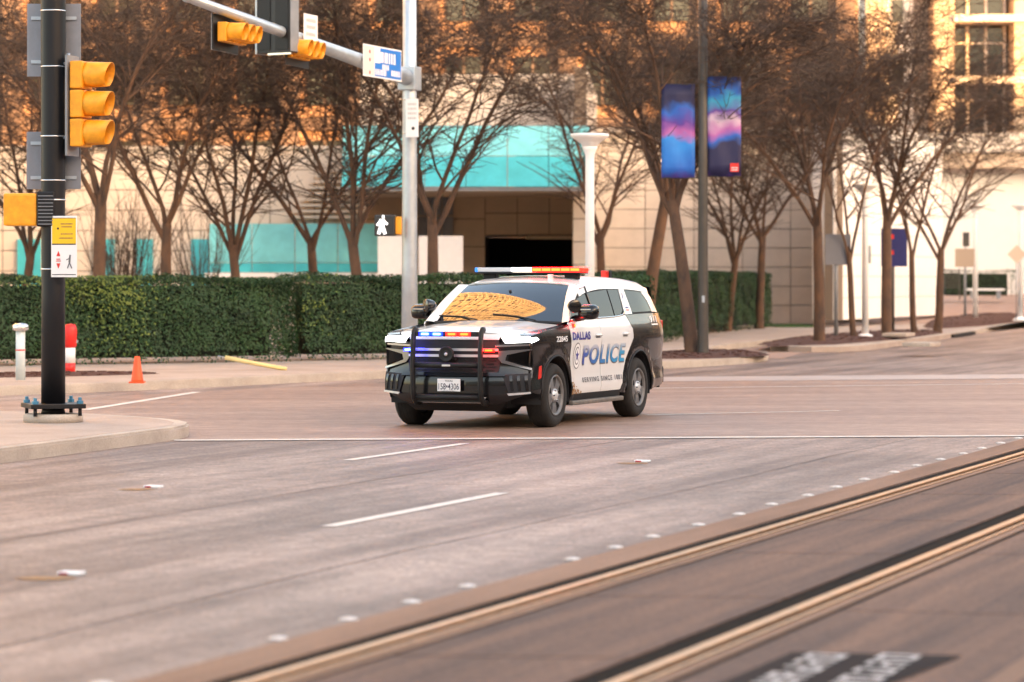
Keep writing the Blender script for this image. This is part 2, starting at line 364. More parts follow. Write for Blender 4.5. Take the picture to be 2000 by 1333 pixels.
def mound(name, label, poly, z, h):
    bm = bmesh.new(); rr = random.Random(len(poly)); c = sum((Vector(p[:2]) for p in poly), Vector((0, 0))) / len(poly)
    rings = []
    for f, hh in ((1.0, 0), (.86, .6), (.6, .9), (.3, 1.0)):
        rings.append([bm.verts.new((c.x + (p[0] - c.x) * f, c.y + (p[1] - c.y) * f, z + hh * h * rr.uniform(.8, 1.1))) for p in poly])
    n = len(poly)
    for a, b in zip(rings, rings[1:]):
        for k in range(n): bm.faces.new((a[k], a[(k + 1) % n], b[(k + 1) % n], b[k]))
    bm.faces.new(rings[-1]); bmesh.ops.recalc_face_normals(bm, faces=bm.faces[:])
    o = finish(bm, name, M['mulch'], None, True); tag(o, label, None, kind='structure')
    # loose chips
    bm = bmesh.new()
    for _ in range(260):
        a, b = rr.random(), rr.randrange(n); q = Vector(poly[b][:2]).lerp(Vector(poly[(b + 1) % n][:2]), rr.random()); q = c.lerp(q, math.sqrt(a) * .97)
        M4 = Matrix.Translation((q.x, q.y, z + h * (1 - a * a * .8))) @ Matrix.Rotation(rr.uniform(0, 6), 4, 'Z') @ Matrix.Rotation(rr.uniform(-.6, .6), 4, 'X')
        bx(bm, -.05, .05, -.012, .012, 0, .012, 0, M4)
    ch = finish(bm, 'bark_chips', M['mulch'], o); ch['kind'] = 'stuff'
    return o
def oval(cx, cy, rx, ry, n=22, rot=0.0, seed=1):
    rr = random.Random(seed); out = []
    for k in range(n):
        a = 2 * math.pi * k / n; f = rr.uniform(.93, 1.05); x, y = rx * math.cos(a) * f, ry * math.sin(a) * f
        out.append((cx + x * math.cos(rot) - y * math.sin(rot), cy + x * math.sin(rot) + y * math.cos(rot)))
    return out
mound('mulch_bed', 'dark red-brown mulch bed round the banner pole', oval(4.35, 66.6, 1.35, 3.3, rot=-.25, seed=2), .152, .10)
mound('mulch_bed', 'long dark mulch bed under the row of kerbside trees', oval(10.4, 87.5, 1.5, 12.5, 30, -.30, 3), .152, .12)
mound('mulch_bed', 'narrow mulch strip behind the orange cone', oval(-8.6, 52.2, 2.6, .7, rot=.55, seed=4), .152, .06)
mound('mulch_bed', 'mulch strip below the far white lamps', oval(18.6, 117, 1.2, 14, 24, -.28, 5), .152, .35)
g = prism('lawn', M['grass'], None, [(9.6, 106.5), (11.2, 106), (11.2, 111.9), (8.8, 111.9)], .12, .2); tag(g, 'small bright green lawn', None, kind='structure')
# plaza rising at the far end
bm = bmesh.new(); vs_ = [bm.verts.new(p) for p in ((14.0, 112, .16), (26, 128, .17), (70, 128, .3), (70, 156, 1.4), (14, 156, 1.4))]; bm.faces.new(vs_)
plz = finish(bm, 'plaza', M['paver']); tag(plz, 'sloping reddish plaza paving', None, kind='structure')
# ================================================================ hedges
leafrng = random.Random(7)
def hedge(name, label, p0, p1, depth, h, dens=1000, yellow=None, z0=.15):
    p0 = Vector((*p0, 0)); p1 = Vector((*p1, 0)); L = (p1 - p0).length; d = (p1 - p0) / L; n = Vector((d.y, -d.x, 0))
    if n.y > 0: n = -n                                      # front side faces the road
    root = empty(name, (p0.x, p0.y, z0)); tag(root, label, 'hedge')
    o3 = Vector((p0.x, p0.y, 0))
    def bump(u, w): return .07 * math.sin(u * 1.7 + 1) + .05 * math.sin(u * 4.3 + w * 2.1) + .04 * math.sin(w * 5 + u * .7)
    bm = bmesh.new(); Mx = Matrix(((d.x, n.x, 0, 0), (d.y, n.y, 0, 0), (0, 0, 1, 0), (0, 0, 0, 1)))
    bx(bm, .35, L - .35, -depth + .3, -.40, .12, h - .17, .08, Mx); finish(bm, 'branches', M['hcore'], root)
    for nm, mm, frac in (('foliage', M['leaf'], 1.0), ('pale_foliage', M['leafy'], 1.0)):
        vv, ff = [], []
        def leaf(c, nrm):
            nr = (nrm + Vector((leafrng.gauss(0, .45), leafrng.gauss(0, .45), leafrng.gauss(.3, .4)))).normalized()
            a = nr.orthogonal().normalized(); a = Matrix.Rotation(leafrng.uniform(0, 6.28), 3, nr) @ a; b = nr.cross(a)
            s_ = leafrng.uniform(.026, .048); i = len(vv)
            vv.extend([c - a * s_, c - b * s_ * .5 + nr * .006, c + a * s_, c + b * s_ * .5 + nr * .006]); ff.append((i, i + 1, i + 2, i + 3))
        if nm == 'foliage':
            for _ in range(int(L * h * dens)):
                u, w = leafrng.uniform(0, L), h * leafrng.random() ** .85
                if w < .25 and leafrng.random() < .6: continue
                leaf(d * u + n * (bump(u, w) - .09 + leafrng.uniform(-.10, .03)) + Vector((0, 0, w)), n)
            for _ in range(int(L * depth * dens * .9)):
                u, t = leafrng.uniform(0, L), leafrng.uniform(0, depth)
                leaf(d * u - n * t + Vector((0, 0, h - .05 + bump(u, t) * .6 + leafrng.uniform(-.08, .05))), Vector((0, 0, 1)))
            for e, sg in ((0, -1), (L, 1)):
                for _ in range(int(depth * h * dens)):
                    t, w = leafrng.uniform(0, depth), leafrng.uniform(.1, h)
                    leaf(d * (e + sg * (bump(t, w) - .05)) - n * t + Vector((0, 0, w)), d * sg)
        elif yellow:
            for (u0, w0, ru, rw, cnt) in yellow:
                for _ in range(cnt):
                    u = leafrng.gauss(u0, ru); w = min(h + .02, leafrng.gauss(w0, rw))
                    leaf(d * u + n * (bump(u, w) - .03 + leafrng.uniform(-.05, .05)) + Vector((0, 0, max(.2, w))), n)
        if vv:
            me = bpy.data.meshes.new(nm); me.from_pydata([tuple(v) for v in vv], [], ff)
            mobj(nm, me, mm, root)
    return root
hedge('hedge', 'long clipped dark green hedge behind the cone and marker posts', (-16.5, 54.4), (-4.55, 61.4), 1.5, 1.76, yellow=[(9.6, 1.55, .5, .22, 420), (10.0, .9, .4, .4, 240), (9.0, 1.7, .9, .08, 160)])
hedge('hedge', 'clipped green hedge section directly behind the grey mast pole', (-4.4, 61.9), (3.2, 66.5), 1.4, 1.80, yellow=[(.3, 1.2, .25, .4, 80)])
hedge('hedge', 'tall clipped hedge block running beside the banner pole', (4.3, 84), (9.45, 107), 1.8, 1.95, 620)
hedge('hedge', 'low clipped hedge step in front of the taller block', (3.5, 77), (4.9, 83.4), 1.6, .98, 620)
hedge('hedge', 'small far hedge beside the white bench', (20.5, 141), (24.2, 141), 1.5, 1.35, 150, z0=1.0)
# ================================================================ buildings
class PanelBank:
    def __init__(s): s.d = {}
    def get(s, w, h, m):
        k = (round(w, 3), round(h, 3), m.name)
        if k not in s.d:
            bm = bmesh.new(); bx(bm, 0, w, -.04, 0, 0, h, .012); me = bpy.data.meshes.new('panel'); bm.to_mesh(me); bm.free(); me.materials.append(m); s.d[k] = me
        return s.d[k]
bank = PanelBank()
def panel_wall(parent, a, b, z0, z1, pw, ph, m, gap=.03, backing=True, thick=.4):
    """cladding from plan point a to b; outward side on the right of a->b seen from above is -normal"""
    a = Vector((*a, 0)); b = Vector((*b, 0)); L = (b - a).length; d = (b - a) / L; rz = math.atan2(d.y, d.x)
    nx = max(1, round(L / pw)); nz = max(1, round((z1 - z0) / ph)); pw, ph = L / nx, (z1 - z0) / nz
    me = bank.get(pw - gap, ph - gap, m)
    if backing:
        Mx = Matrix.Translation((a.x, a.y, 0)) @ Matrix.Rotation(rz, 4, 'Z')
        box('wall_backing', M['joint'], parent, 0, L, .0, thick, z0, z1, 0, Mx)
    for i in range(nx):
        for j in range(nz):
            p = a + d * (i * pw + gap / 2); mobj('panel', me, None, parent, (p.x, p.y, z0 + j * ph + gap / 2), (0, 0, rz))
hall = empty('convention_hall', (0, 100, 0)); tag(hall, 'low cream panelled hall with teal glass canopy and garage opening', 'building')
hall_inv = Matrix.Translation((0, -100, 0))
def hp(o):
    o.location = Vector(o.location) + Vector((0, -100, 0)) if False else o.location
    return o
hall.location = (0, 0, 0)
panel_wall(hall, (-34, 100), (-5.2, 100), .1, 6.3, 1.55, .69, M['cream'])
box('parapet', M['cream'], hall, -34, -5.2, 99.85, 100.5, 6.3, 6.42)
panel_wall(hall, (3.2, 112), (12.6, 113.5), .15, 7.5, 1.75, .72, M['cream'])
box('parapet', M['cream'], hall, 3.2, 12.6, 111.7, 114, 7.5, 7.65)
panel_wall(hall, (2.45, 97), (3.2, 112), .1, 8.9, 1.9, .72, M['cream'])
panel_wall(hall, (2.0, 97), (2.45, 97), .1, 6.9, .45, .72, M['cream'])
# recess under the canopy
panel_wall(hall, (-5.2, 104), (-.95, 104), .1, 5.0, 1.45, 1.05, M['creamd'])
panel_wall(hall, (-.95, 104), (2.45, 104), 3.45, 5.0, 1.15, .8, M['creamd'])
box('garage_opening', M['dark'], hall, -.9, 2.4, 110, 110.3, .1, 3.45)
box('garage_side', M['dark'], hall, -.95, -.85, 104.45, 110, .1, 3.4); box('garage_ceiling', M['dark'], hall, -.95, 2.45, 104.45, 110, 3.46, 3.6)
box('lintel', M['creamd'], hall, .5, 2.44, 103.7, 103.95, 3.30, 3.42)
box('upper_wall', M['cream'], hall, -5.2, 2.45, 100.4, 100.8, 6.9, 8.9)
# sloping canopy of teal glass: separate panes
for i in range(6):
    x0 = -5.5 + i * 1.34; x1 = x0 + 1.315
    for j in range(2):
        bm = bmesh.new(); z0, z1 = 4.88 + j * 1.02, 4.88 + j * 1.02 + .995; y0, y1 = 95.0 + j * .55, 95.0 + j * .55 + .53
        v = [bm.verts.new(p) for p in ((x0, y0, z0), (x1, y0, z0), (x1, y1, z1), (x0, y1, z1), (x0, y0 + .06, z0), (x1, y0 + .06, z0), (x1, y1 + .06, z1), (x0, y1 + .06, z1))]
        for q in ((0, 1, 2, 3), (7, 6, 5, 4), (0, 4, 5, 1), (1, 5, 6, 2), (2, 6, 7, 3), (3, 7, 4, 0)): bm.faces.new([v[t] for t in q])
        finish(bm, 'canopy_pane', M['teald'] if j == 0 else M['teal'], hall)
box('canopy_beam', M['grey'], hall, -5.6, 2.6, 95.05, 95.25, 4.74, 4.865); box('canopy_roof', M['grey'], hall, -5.6, 2.6, 96.2, 104, 6.86, 6.93)
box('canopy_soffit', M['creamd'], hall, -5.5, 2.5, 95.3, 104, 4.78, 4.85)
# teal glazing band, small teal windows, low white boards, louvres, grid window
for i in range(4):
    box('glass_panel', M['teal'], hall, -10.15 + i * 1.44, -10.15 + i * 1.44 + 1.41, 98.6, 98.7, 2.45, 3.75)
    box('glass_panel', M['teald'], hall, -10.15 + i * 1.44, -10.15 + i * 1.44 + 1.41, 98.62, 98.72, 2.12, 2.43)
box('ledge', M['white'], hall, -10.3, -4.4, 98.5, 98.9, 1.96, 2.1)
for x0, x1 in ((-16.8, -16.0), (-12.75, -12.2), (-10.9, -10.3), (-14.2, -13.5)):
    box('window', M['teald'], hall, x0, x1, 99.8, 99.94, 1.2, 3.25)
box('board', M['white'], hall, -4.38, -3.1, 96, 96.12, .1, 3.3); box('board', M['white'], hall, -3.05, -1.6, 96, 96.12, .1, 3.3)
for k in range(9): box('louvre_slat', M['cream'], hall, -7.6 + .13 * k, -4.9, 99.55, 99.8, 3.95 + k * .2, 4.04 + k * .2)
for i in range(3):
    for j in range(2): box('window', M['grey'], hall, -3.3 + i * .42, -2.92 + i * .42, 103.8, 103.93, 3.4 + j * .75, 4.1 + j * .75)
# white wing by the kerb trees
wing = empty('white_wing'); tag(wing, 'smooth white panelled wing behind the kerbside trees', 'building')
panel_wall(wing, (11.7, 106.5), (17.9, 122.5), .4, 7.6, 2.1, .82, M['whitewall'], gap=.015)
panel_wall(wing, (11.0, 107.4), (11.7, 106.5), .4, 7.6, 1.2, 2.4, M['whitewall'], gap=.012)
box('parapet', M['whitewall'], wing, 0, 17.2, -.1, .5, 7.6, 7.75, 0, Matrix.Translation((11.7, 106.5, 0)) @ Matrix.Rotation(math.atan2(16, 6.2), 4, 'Z'))
panel_wall(wing, (17.9, 122.5), (17.0, 130), .4, 7.6, 2.5, 2.4, M['whitewall'], gap=.012)
# apartment block at the far right
M['apt'] = mat('apartment_render', (.52, .42, .33), .8, var=.06, scale=.4); M['aptbeam'] = mat('apartment_white', (.66, .60, .54), .75, var=.05)
M['apglass'] = mat('apartment_glass', (.03, .035, .035), .12, var=.3, scale=.6, spec=.8)
apt = empty('apartment_block'); tag(apt, 'tall apartment block with big windows and white ledges, lit by low sun', 'building')
YA = 150
def X_(px, Y=YA): return (px - 1000) / F * Y
def Z_(py, Y=YA): return HC - (py - HY) * Y / F
box('wall', M['greywall'], apt, X_(1800), 70, YA, YA + .6, .5, Z_(330))
box('soffit', M['apt'], apt, X_(1790), 70, YA - 1.2, YA + 2.0, Z_(330), Z_(300)); box('ledge', M['aptbeam'], apt, X_(1790), 70, YA - 1.4, YA + 2, Z_(300) + .003, Z_(262))
box('rear_wall', M['apt'], apt, X_(1690), 70, YA + 2.2, YA + 2.7, Z_(300), 32)
for k, zz in enumerate((Z_(150), Z_(30), Z_(30) + 3.2, Z_(30) + 6.4)):
    box('floor_slab', M['aptbeam'], apt, X_(1862), 70, YA - .4, YA + 2.2, zz - .35, zz)
for px in (1690, 1823, 1980, 2110, 2240): box('column', M['apt'], apt, X_(px), X_(px) + (1.05 if px < 1900 else 1.3), YA - .2, YA + 2.19, Z_(262) + .004, 32)
box('stair_wall', M['greywall'], apt, X_(1735), X_(1790), YA + 1.2, YA + 2.19, Z_(330), 32)
for k in range(5):
    box('window', M['apglass'], apt, X_(1748), X_(1770), YA + 1.1, YA + 1.19, Z_(40) + 3.3 * (k - 1), Z_(40) + 3.3 * (k - 1) + 1.2)
for zz, hh in ((Z_(150), 2.6), (Z_(30), 2.6), (Z_(30) + 3.2, 2.6), (Z_(262), 2.6)):
    for i in range(14):
        x0 = X_(1865) + i * .95
        if any(abs(x0 + .4 - X_(px) - .6) < .75 for px in (1980, 2110, 2240)): continue
        w = box('window', M['apglass'], apt, x0, x0 + .78, YA + 1.5, YA + 1.6, zz + .1, zz + hh)
        box('mullion', M['aptbeam'], w, x0 + .80, x0 + .92, YA + 1.35, YA + 1.62, zz + .005, zz + hh + .1)
        box('transom', M['aptbeam'], w, x0, x0 + .79, YA + 1.38, YA + 1.49, zz + hh * .68, zz + hh * .68 + .09)
# long block behind the trees
M['brick'] = mat('warm_brick', (.30, .19, .125), .85, var=.12, scale=.6, bump=.2)
M['brick2'] = mat('dark_brick', (.16, .115, .095), .85, var=.12, scale=.6, bump=.2)
far = empty('brick_block'); tag(far, 'long warm brick block behind the bare trees, glowing in low sun', 'building')
YB = 140
box('wall', M['brick'], far, -50, 16.5, YB, YB + 1, .2, 26)
for j in range(5):
    box('floor_band', M['brick2'], far, -50, 16.4, YB - .25, YB - .003, 5.0 + j * 4.0, 5.6 + j * 4.0)
M['city'] = mat('blocker_stone', (.24, .20, .175), .8, var=.1, scale=.2)
back = empty('rear_blocker'); tag(back, 'broad unseen block added behind the viewer to darken reflections', 'building')  # unseen block, added so the horizon mirrors darker in the car paint
box('wall', M['city'], back, -70, 22, -70, -45, 0, 20)
for j in range(4): box('window_band', M['apglass'], back, -69, 21, -44.997, -44.9, 3 + j * 4, 5.4 + j * 4)
for i in range(19):
    xx = -46 + i * 3.3
    box('pier', M['brick2'], far, xx + 2.0, xx + 2.9, YB - .45, YB - .004, .2, 26)
    for j in range(5):
        w = box('window', M['apglass'], far, xx, xx + 1.6, YB - .12, YB - .005, 6.2 + j * 4.0, 8.5 + j * 4.0)
        box('mullion', M['brick2'], w, xx + .75, xx + .85, YB - .16, YB - .121, 6.2 + j * 4.0, 8.5 + j * 4.0)
# ---- unseen blocks added to shade the street and darken the car's reflections
def tower(name, label, x0, x1, y0, y1, h, nx, nz):
    t = empty(name); tag(t, label, 'building')
    box('wall', M['city'], t, x0, x1, y0, y1, 0, h)
    for j in range(nz):
        z = 3 + (h - 4) * j / nz
        box('window_band', M['apglass'], t, x0 - .1, x1 + .1, y0 - .1, y1 + .1, z, z + (h - 4) / nz * .45)
    return t
refl_blk = empty('reflection_blocker'); tag(refl_blk, 'unseen dark block added to keep gold reflections off the car', 'building')  # unseen dark block, added to cut the gold mirrored in the car's flank
box('wall', M['brick2'], refl_blk, 50, 75, 62, 132, 0, 15)
for j in range(3):
    for i in range(11): box('window', M['apglass'], refl_blk, 49.9, 49.997, 65 + i * 6, 68.5 + i * 6, 2 + j * 4.4, 4.8 + j * 4.4)
a0 = 46
ax = Vector((math.sin(R(SUN_A)), -math.cos(R(SUN_A)))); qx = Vector((math.cos(R(SUN_A)), math.sin(R(SUN_A))))
blk = empty('sun_blocker', (0, 0, 0)); tag(blk, 'long unseen block placed to shade the street from the low sun', 'building')  # unseen sun blocker, sized so only the upper facades catch the sun
Mb = Matrix(((qx.x, ax.x, 0, 0), (qx.y, ax.y, 0, 0), (0, 0, 1, 0), (0, 0, 0, 1)))
HB = 6.8 + (101 + a0) * math.tan(R(SUN_E))
box('wall', M['city'], blk, -70, 165, a0, a0 + 18, 0, HB, 0, Mb)
for j in range(7): box('window_band', M['apglass'], blk, -69, 164, a0 - .1, a0 - .003, 2 + j * 4, 4.2 + j * 4, 0, Mb)
# ================================================================ police car (local axes: x forward, y to its left, z up; origin under the front axle)
def glossy_white():
    m = mat('white_car_paint', (.74, .74, .73), .28, var=.015, scale=2, coat=.8)
    return m
M['cw'] = glossy_white()
M['cb'] = mat('black_car_paint', (.005, .005, .006), .25, coat=.6, spec=.3)
M['cplast'] = mat('dark_plastic', (.010, .010, .011), .55, spec=.35, var=.2, scale=14)
M['chrome'] = mat('chrome_trim', (.62, .63, .65), .16, 1.0)
M['darkchrome'] = mat('dark_chrome', (.26, .26, .27), .28, 1.0)
M['cglass'] = mat('tinted_glass', (.003, .003, .003), .04, spec=.3, ior=1.36)
M['wglass'] = mat('windscreen_glass', (.004, .008, .014), .03, spec=.5, ior=2.3)
M['tyre'] = mat('tyre_rubber', (.009, .0085, .008), .85, col2=(.024, .02, .017), scale=6, bump=.2)
M['rimm'] = mat('steel_rim', (.13, .13, .135), .45, .3, col2=(.22, .21, .20), scale=7)
M['spoke'] = mat('spoke_steel', (.13, .13, .135), .5, .1, var=.15, scale=9)
M['rimdark'] = mat('rim_recess', (.016, .016, .017), .6, .2)
M['silver'] = mat('silver_paint', (.60, .60, .61), .35, .5)
M['board'] = mat('running_board', (.10, .095, .09), .5, .2, col2=(.20, .17, .14), scale=10)
M['headl'] = mat('headlamp_lit', (.8, .8, .8), .2, emit=(1, .97, .92), es=1.4)
M['redl'] = mat('red_beacon_lit', (.5, .02, .01), .2, emit=(1, .0012, .0006), es=9)
M['redcore'] = mat('red_beacon_core', (.5, .1, .03), .2, emit=(1, .05, .004), es=1.8)
M['whitel'] = mat('white_beacon_lit', (.8, .8, .8), .2, emit=(1, .86, .68), es=.8)
M['bluel'] = mat('blue_beacon_lit', (.02, .1, .6), .2, emit=(.0003, .0025, 1), es=9)
M['bluecore'] = mat('blue_beacon_core', (.3, .5, .8), .2, emit=(.25, .6, 1), es=.6)
M['amber'] = mat('red_marker', (.55, .02, .01), .3)
M['navy'] = mat('navy_vinyl', (.03, .03, .24), .4)
M['greyvin'] = mat('grey_vinyl', (.13, .13, .15), .4)
M['whitevin'] = mat('white_vinyl', (.78, .78, .78), .4)
M['interior'] = mat('dark_trim', (.02, .02, .022), .8)
def gradient_vinyl():
    m = bpy.data.materials.new('police_lettering'); m.use_nodes = True; t = m.node_tree; b = t.nodes['Principled BSDF']; b.inputs['Roughness'].default_value = .4
    tc = t.nodes.new('ShaderNodeTexCoord'); sp = t.nodes.new('ShaderNodeSeparateXYZ'); t.links.new(tc.outputs['Object'], sp.inputs[0])
    mx = t.nodes.new('ShaderNodeMapRange'); mx.inputs['From Min'].default_value = -.9; mx.inputs['From Max'].default_value = -2.5; t.links.new(sp.outputs['X'], mx.inputs['Value'])
    r1 = t.nodes.new('ShaderNodeValToRGB'); r1.color_ramp.elements[0].color = (.03, .07, .36, 1); r1.color_ramp.elements[1].color = (.02, .30, .55, 1); t.links.new(mx.outputs[0], r1.inputs[0])
    mz = t.nodes.new('ShaderNodeMapRange'); mz.inputs['From Min'].default_value = .90; mz.inputs['From Max'].default_value = 1.02; t.links.new(sp.outputs['Z'], mz.inputs['Value'])
    mi = t.nodes.new('ShaderNodeMix'); mi.data_type = 'RGBA'; mi.inputs[7].default_value = (.52, .54, .58, 1)
    t.links.new(mz.outputs[0], mi.inputs[0]); t.links.new(r1.outputs[0], mi.inputs[6]); t.links.new(mi.outputs[2], b.inputs['Base Color'])
    return m
M['police'] = gradient_vinyl()
CAR = (-.403, 37.35, 0)
car = empty('police_suv', CAR, math.atan2(-.926, -.378))
tag(car, 'black and white police SUV with flashing red and blue lights crossing the junction', 'police car')
WT = [(.20, .96), (.32, 1.0), (.42, 1.03), (.50, 1.045), (.58, 1.03), (.75, 1.026), (.95, 1.04), (1.07, 1.052), (1.15, 1.045), (1.25, 1.02), (1.34, .99), (1.5, .937), (1.65, .882), (1.80, .825), (1.9, .78)]
PT = [(-4.36, .885), (-4.25, .93), (-4.05, .965), (-3.7, .992), (-3.3, 1), (-.2, 1), (.2, .995), (.45, .985), (.60, .968), (.72, .94), (.85, .88)]
WB = -3.07; WR = .405
def SY(x, z):
    y = interp(WT, z) * interp(PT, x)
    for cx in (0, WB):
        r = math.hypot(x - cx, z - WR); y += .022 * math.exp(-((r - .55) / .07) ** 2) * (1 if z > .2 else 0)
    return y
FXP = [(.18, -.16), (.26, -.06), (.34, .0), (.45, .03), (.60, .03), (.70, .0), (.80, -.02), (1.08, -.02), (1.15, -.04), (1.20, -.08), (1.24, -.14)]
def FX(y, z): return .92 - .22 * min(1.15, abs(y) / 1.0) ** 2.6 + interp(FXP, z)
HZT = [(-.6, 1.335), (-.45, 1.32), (0, 1.285), (.4, 1.262), (.65, 1.238), (.78, 1.214), (.86, 1.178), (.92, 1.10)]
def HZ(x, y):
    a = abs(y); b = min(1, max(0, (.62 - a) / .16)); b = b * b * (3 - 2 * b)
    return interp(HZT, x + .10 * (a / .9) ** 2.2) - .035 * (a / .85) ** 2 + .016 * b
RZT = [(-1.15, 1.81), (-1.3, 1.845), (-1.6, 1.885), (-2.2, 1.918), (-3.0, 1.912), (-3.7, 1.878), (-4.02, 1.845), (-4.15, 1.80)]
def RZ(x, y): return interp(RZT, x) - .035 * (y / .8) ** 2 - .085 * max(0, (abs(y) - .6) / .2) ** 2.2
def rail_z(x): return RZ(x, .80)
def drape(name, m, parent, poly, fn, step=.07, sg=1, flange=.014, off=0.0, bm=None, holes=False):
    """polygon (a, b) laid on the surface fn(a, b); sg mirrors y"""
    if bm is None:
        bm = bmesh.new(); pv = [Vector((p[0], p[1])) for p in poly]
        ov, _, of, _, _, _ = delaunay_2d_cdt(pv, [], [list(range(len(pv)))], 1, 1e-5)
        nv_ = [bm.verts.new((p.x, p.y, 0)) for p in ov]
        for t_ in of: bm.faces.new([nv_[i_] for i_ in t_])
    bmesh.ops.triangulate(bm, faces=bm.faces[:])
    for ax, nrm in ((0, (1, 0, 0)), (1, (0, 1, 0))):
        cs = [v.co[ax] for v in bm.verts]; lo, hi = min(cs), max(cs); n = int((hi - lo) / step)
        for k in range(1, n + 1):
            co = [0, 0, 0]; co[ax] = lo + (hi - lo) * k / (n + 1)
            bmesh.ops.bisect_plane(bm, geom=bm.verts[:] + bm.edges[:] + bm.faces[:], plane_co=co, plane_no=nrm, dist=1e-6)
    e = 1e-3; nor = []
    bm.verts.ensure_lookup_table(); bm.normal_update()
    bm.verts.index_update()
    for v in bm.verts:
        a, b = v.co.x, v.co.y; p = Vector(fn(a, b)); da = Vector(fn(a + e, b)) - p; db = Vector(fn(a, b + e)) - p
        n = da.cross(db).normalized()
        v.co = p + n * 0; nor.append((p, n))
    # outward: away from car centre line (0, 0, .8)
    cen = Vector((-1.7, 0, .7)); flip = sum((p - cen).dot(n) for p, n in nor) < 0
    nor = [(p, -n if flip else n) for p, n in nor]
    for v, (p, n) in zip(bm.verts, nor): v.co = p + n * off
    if sg < 0:
        for v in bm.verts: v.co.y = -v.co.y
        nor = [(p, Vector((n.x, -n.y, n.z))) for p, n in nor]
    bm.normal_update()
    s_ = sum(f.normal.dot(nor[f.verts[0].index][1]) for f in bm.faces)
    if s_ < 0: bmesh.ops.reverse_faces(bm, faces=bm.faces[:])
    nv = len(bm.verts); ns = [n for _, n in nor]
    if flange:
        be = [e_ for e_ in bm.edges if len(e_.link_faces) == 1]; mp = {}
        for e_ in be:
            l = e_.link_loops[0] if e_.link_loops else None
            q = []
            for v in (e_.verts[0], e_.verts[1]):
                if v not in mp:
                    n = nor[v.index][1] if v.index < nv else Vector((0, 0, 1)); mp[v] = (bm.verts.new(v.co), bm.verts.new(v.co - n * flange))
                    ns += [Vector((0, 0, 0))] * 2
            a, b = e_.verts
            if l and l.vert == a: a, b = b, a
            bm.faces.new((mp[a][0], mp[b][0], mp[b][1], mp[a][1]))
    me = bpy.data.meshes.new(name); bm.to_mesh(me); bm.free()
    for p in me.polygons: p.use_smooth = True
    me.normals_split_custom_set_from_vertices([tuple(n) for n in ns])
    return mobj(name, me, m, parent)
def side(x, z): return (x, SY(x, z), z)
def front(y, z): return (FX(y, z), y, z)
def hoodf(x, y): return (x, y, HZ(x, y))
def rooff(x, y): return (x, y, RZ(x, y))
def arc(cx, r, a0, a1, n=18): return [(cx + r * math.cos(R(a0 + (a1 - a0) * k / n)), WR + r * math.sin(R(a0 + (a1 - a0) * k / n))) for k in range(n + 1)]
AR = .505
def fender_top(x): return interp([(-.52, 1.29), (0, 1.245), (.4, 1.21), (.62, 1.18), (.72, 1.15)], x)
def hood_edge(x): return interp([(-.52, .86), (0, .865), (.4, .86), (.62, .83), (.74, .78)], x)
def strip_loft(name, m, parent, ca, cb, ctrl, sg=1, n=6):
    """smooth strip between point lists ca and cb through a quadratic control list"""
    bm = bmesh.new(); rows = []
    for a, b, c in zip(ca, cb, ctrl):
        a, b, c = Vector(a), Vector(b), Vector(c); rr = []
        for k in range(n + 1):
            t = k / n; q = a * (1 - t) ** 2 + c * 2 * t * (1 - t) + b * t * t; rr.append(bm.verts.new((q.x, q.y * sg, q.z)))
        rows.append(rr)
    for r0, r1 in zip(rows, rows[1:]):
        for k in range(n): bm.faces.new((r0[k], r0[k + 1], r1[k + 1], r1[k]))
    bm.normal_update()
    cen = Vector((-1.7, 0, .7))
    if sum((f.calc_center_median() - cen).dot(f.normal) for f in bm.faces) < 0: bmesh.ops.reverse_faces(bm, faces=bm.faces[:])
    return finish(bm, name, m, parent, True)
belt = lambda x: interp([(-.5, 1.335), (-1.5, 1.35), (-2.3, 1.362), (-2.7, 1.385), (-4.2, 1.40)], x)
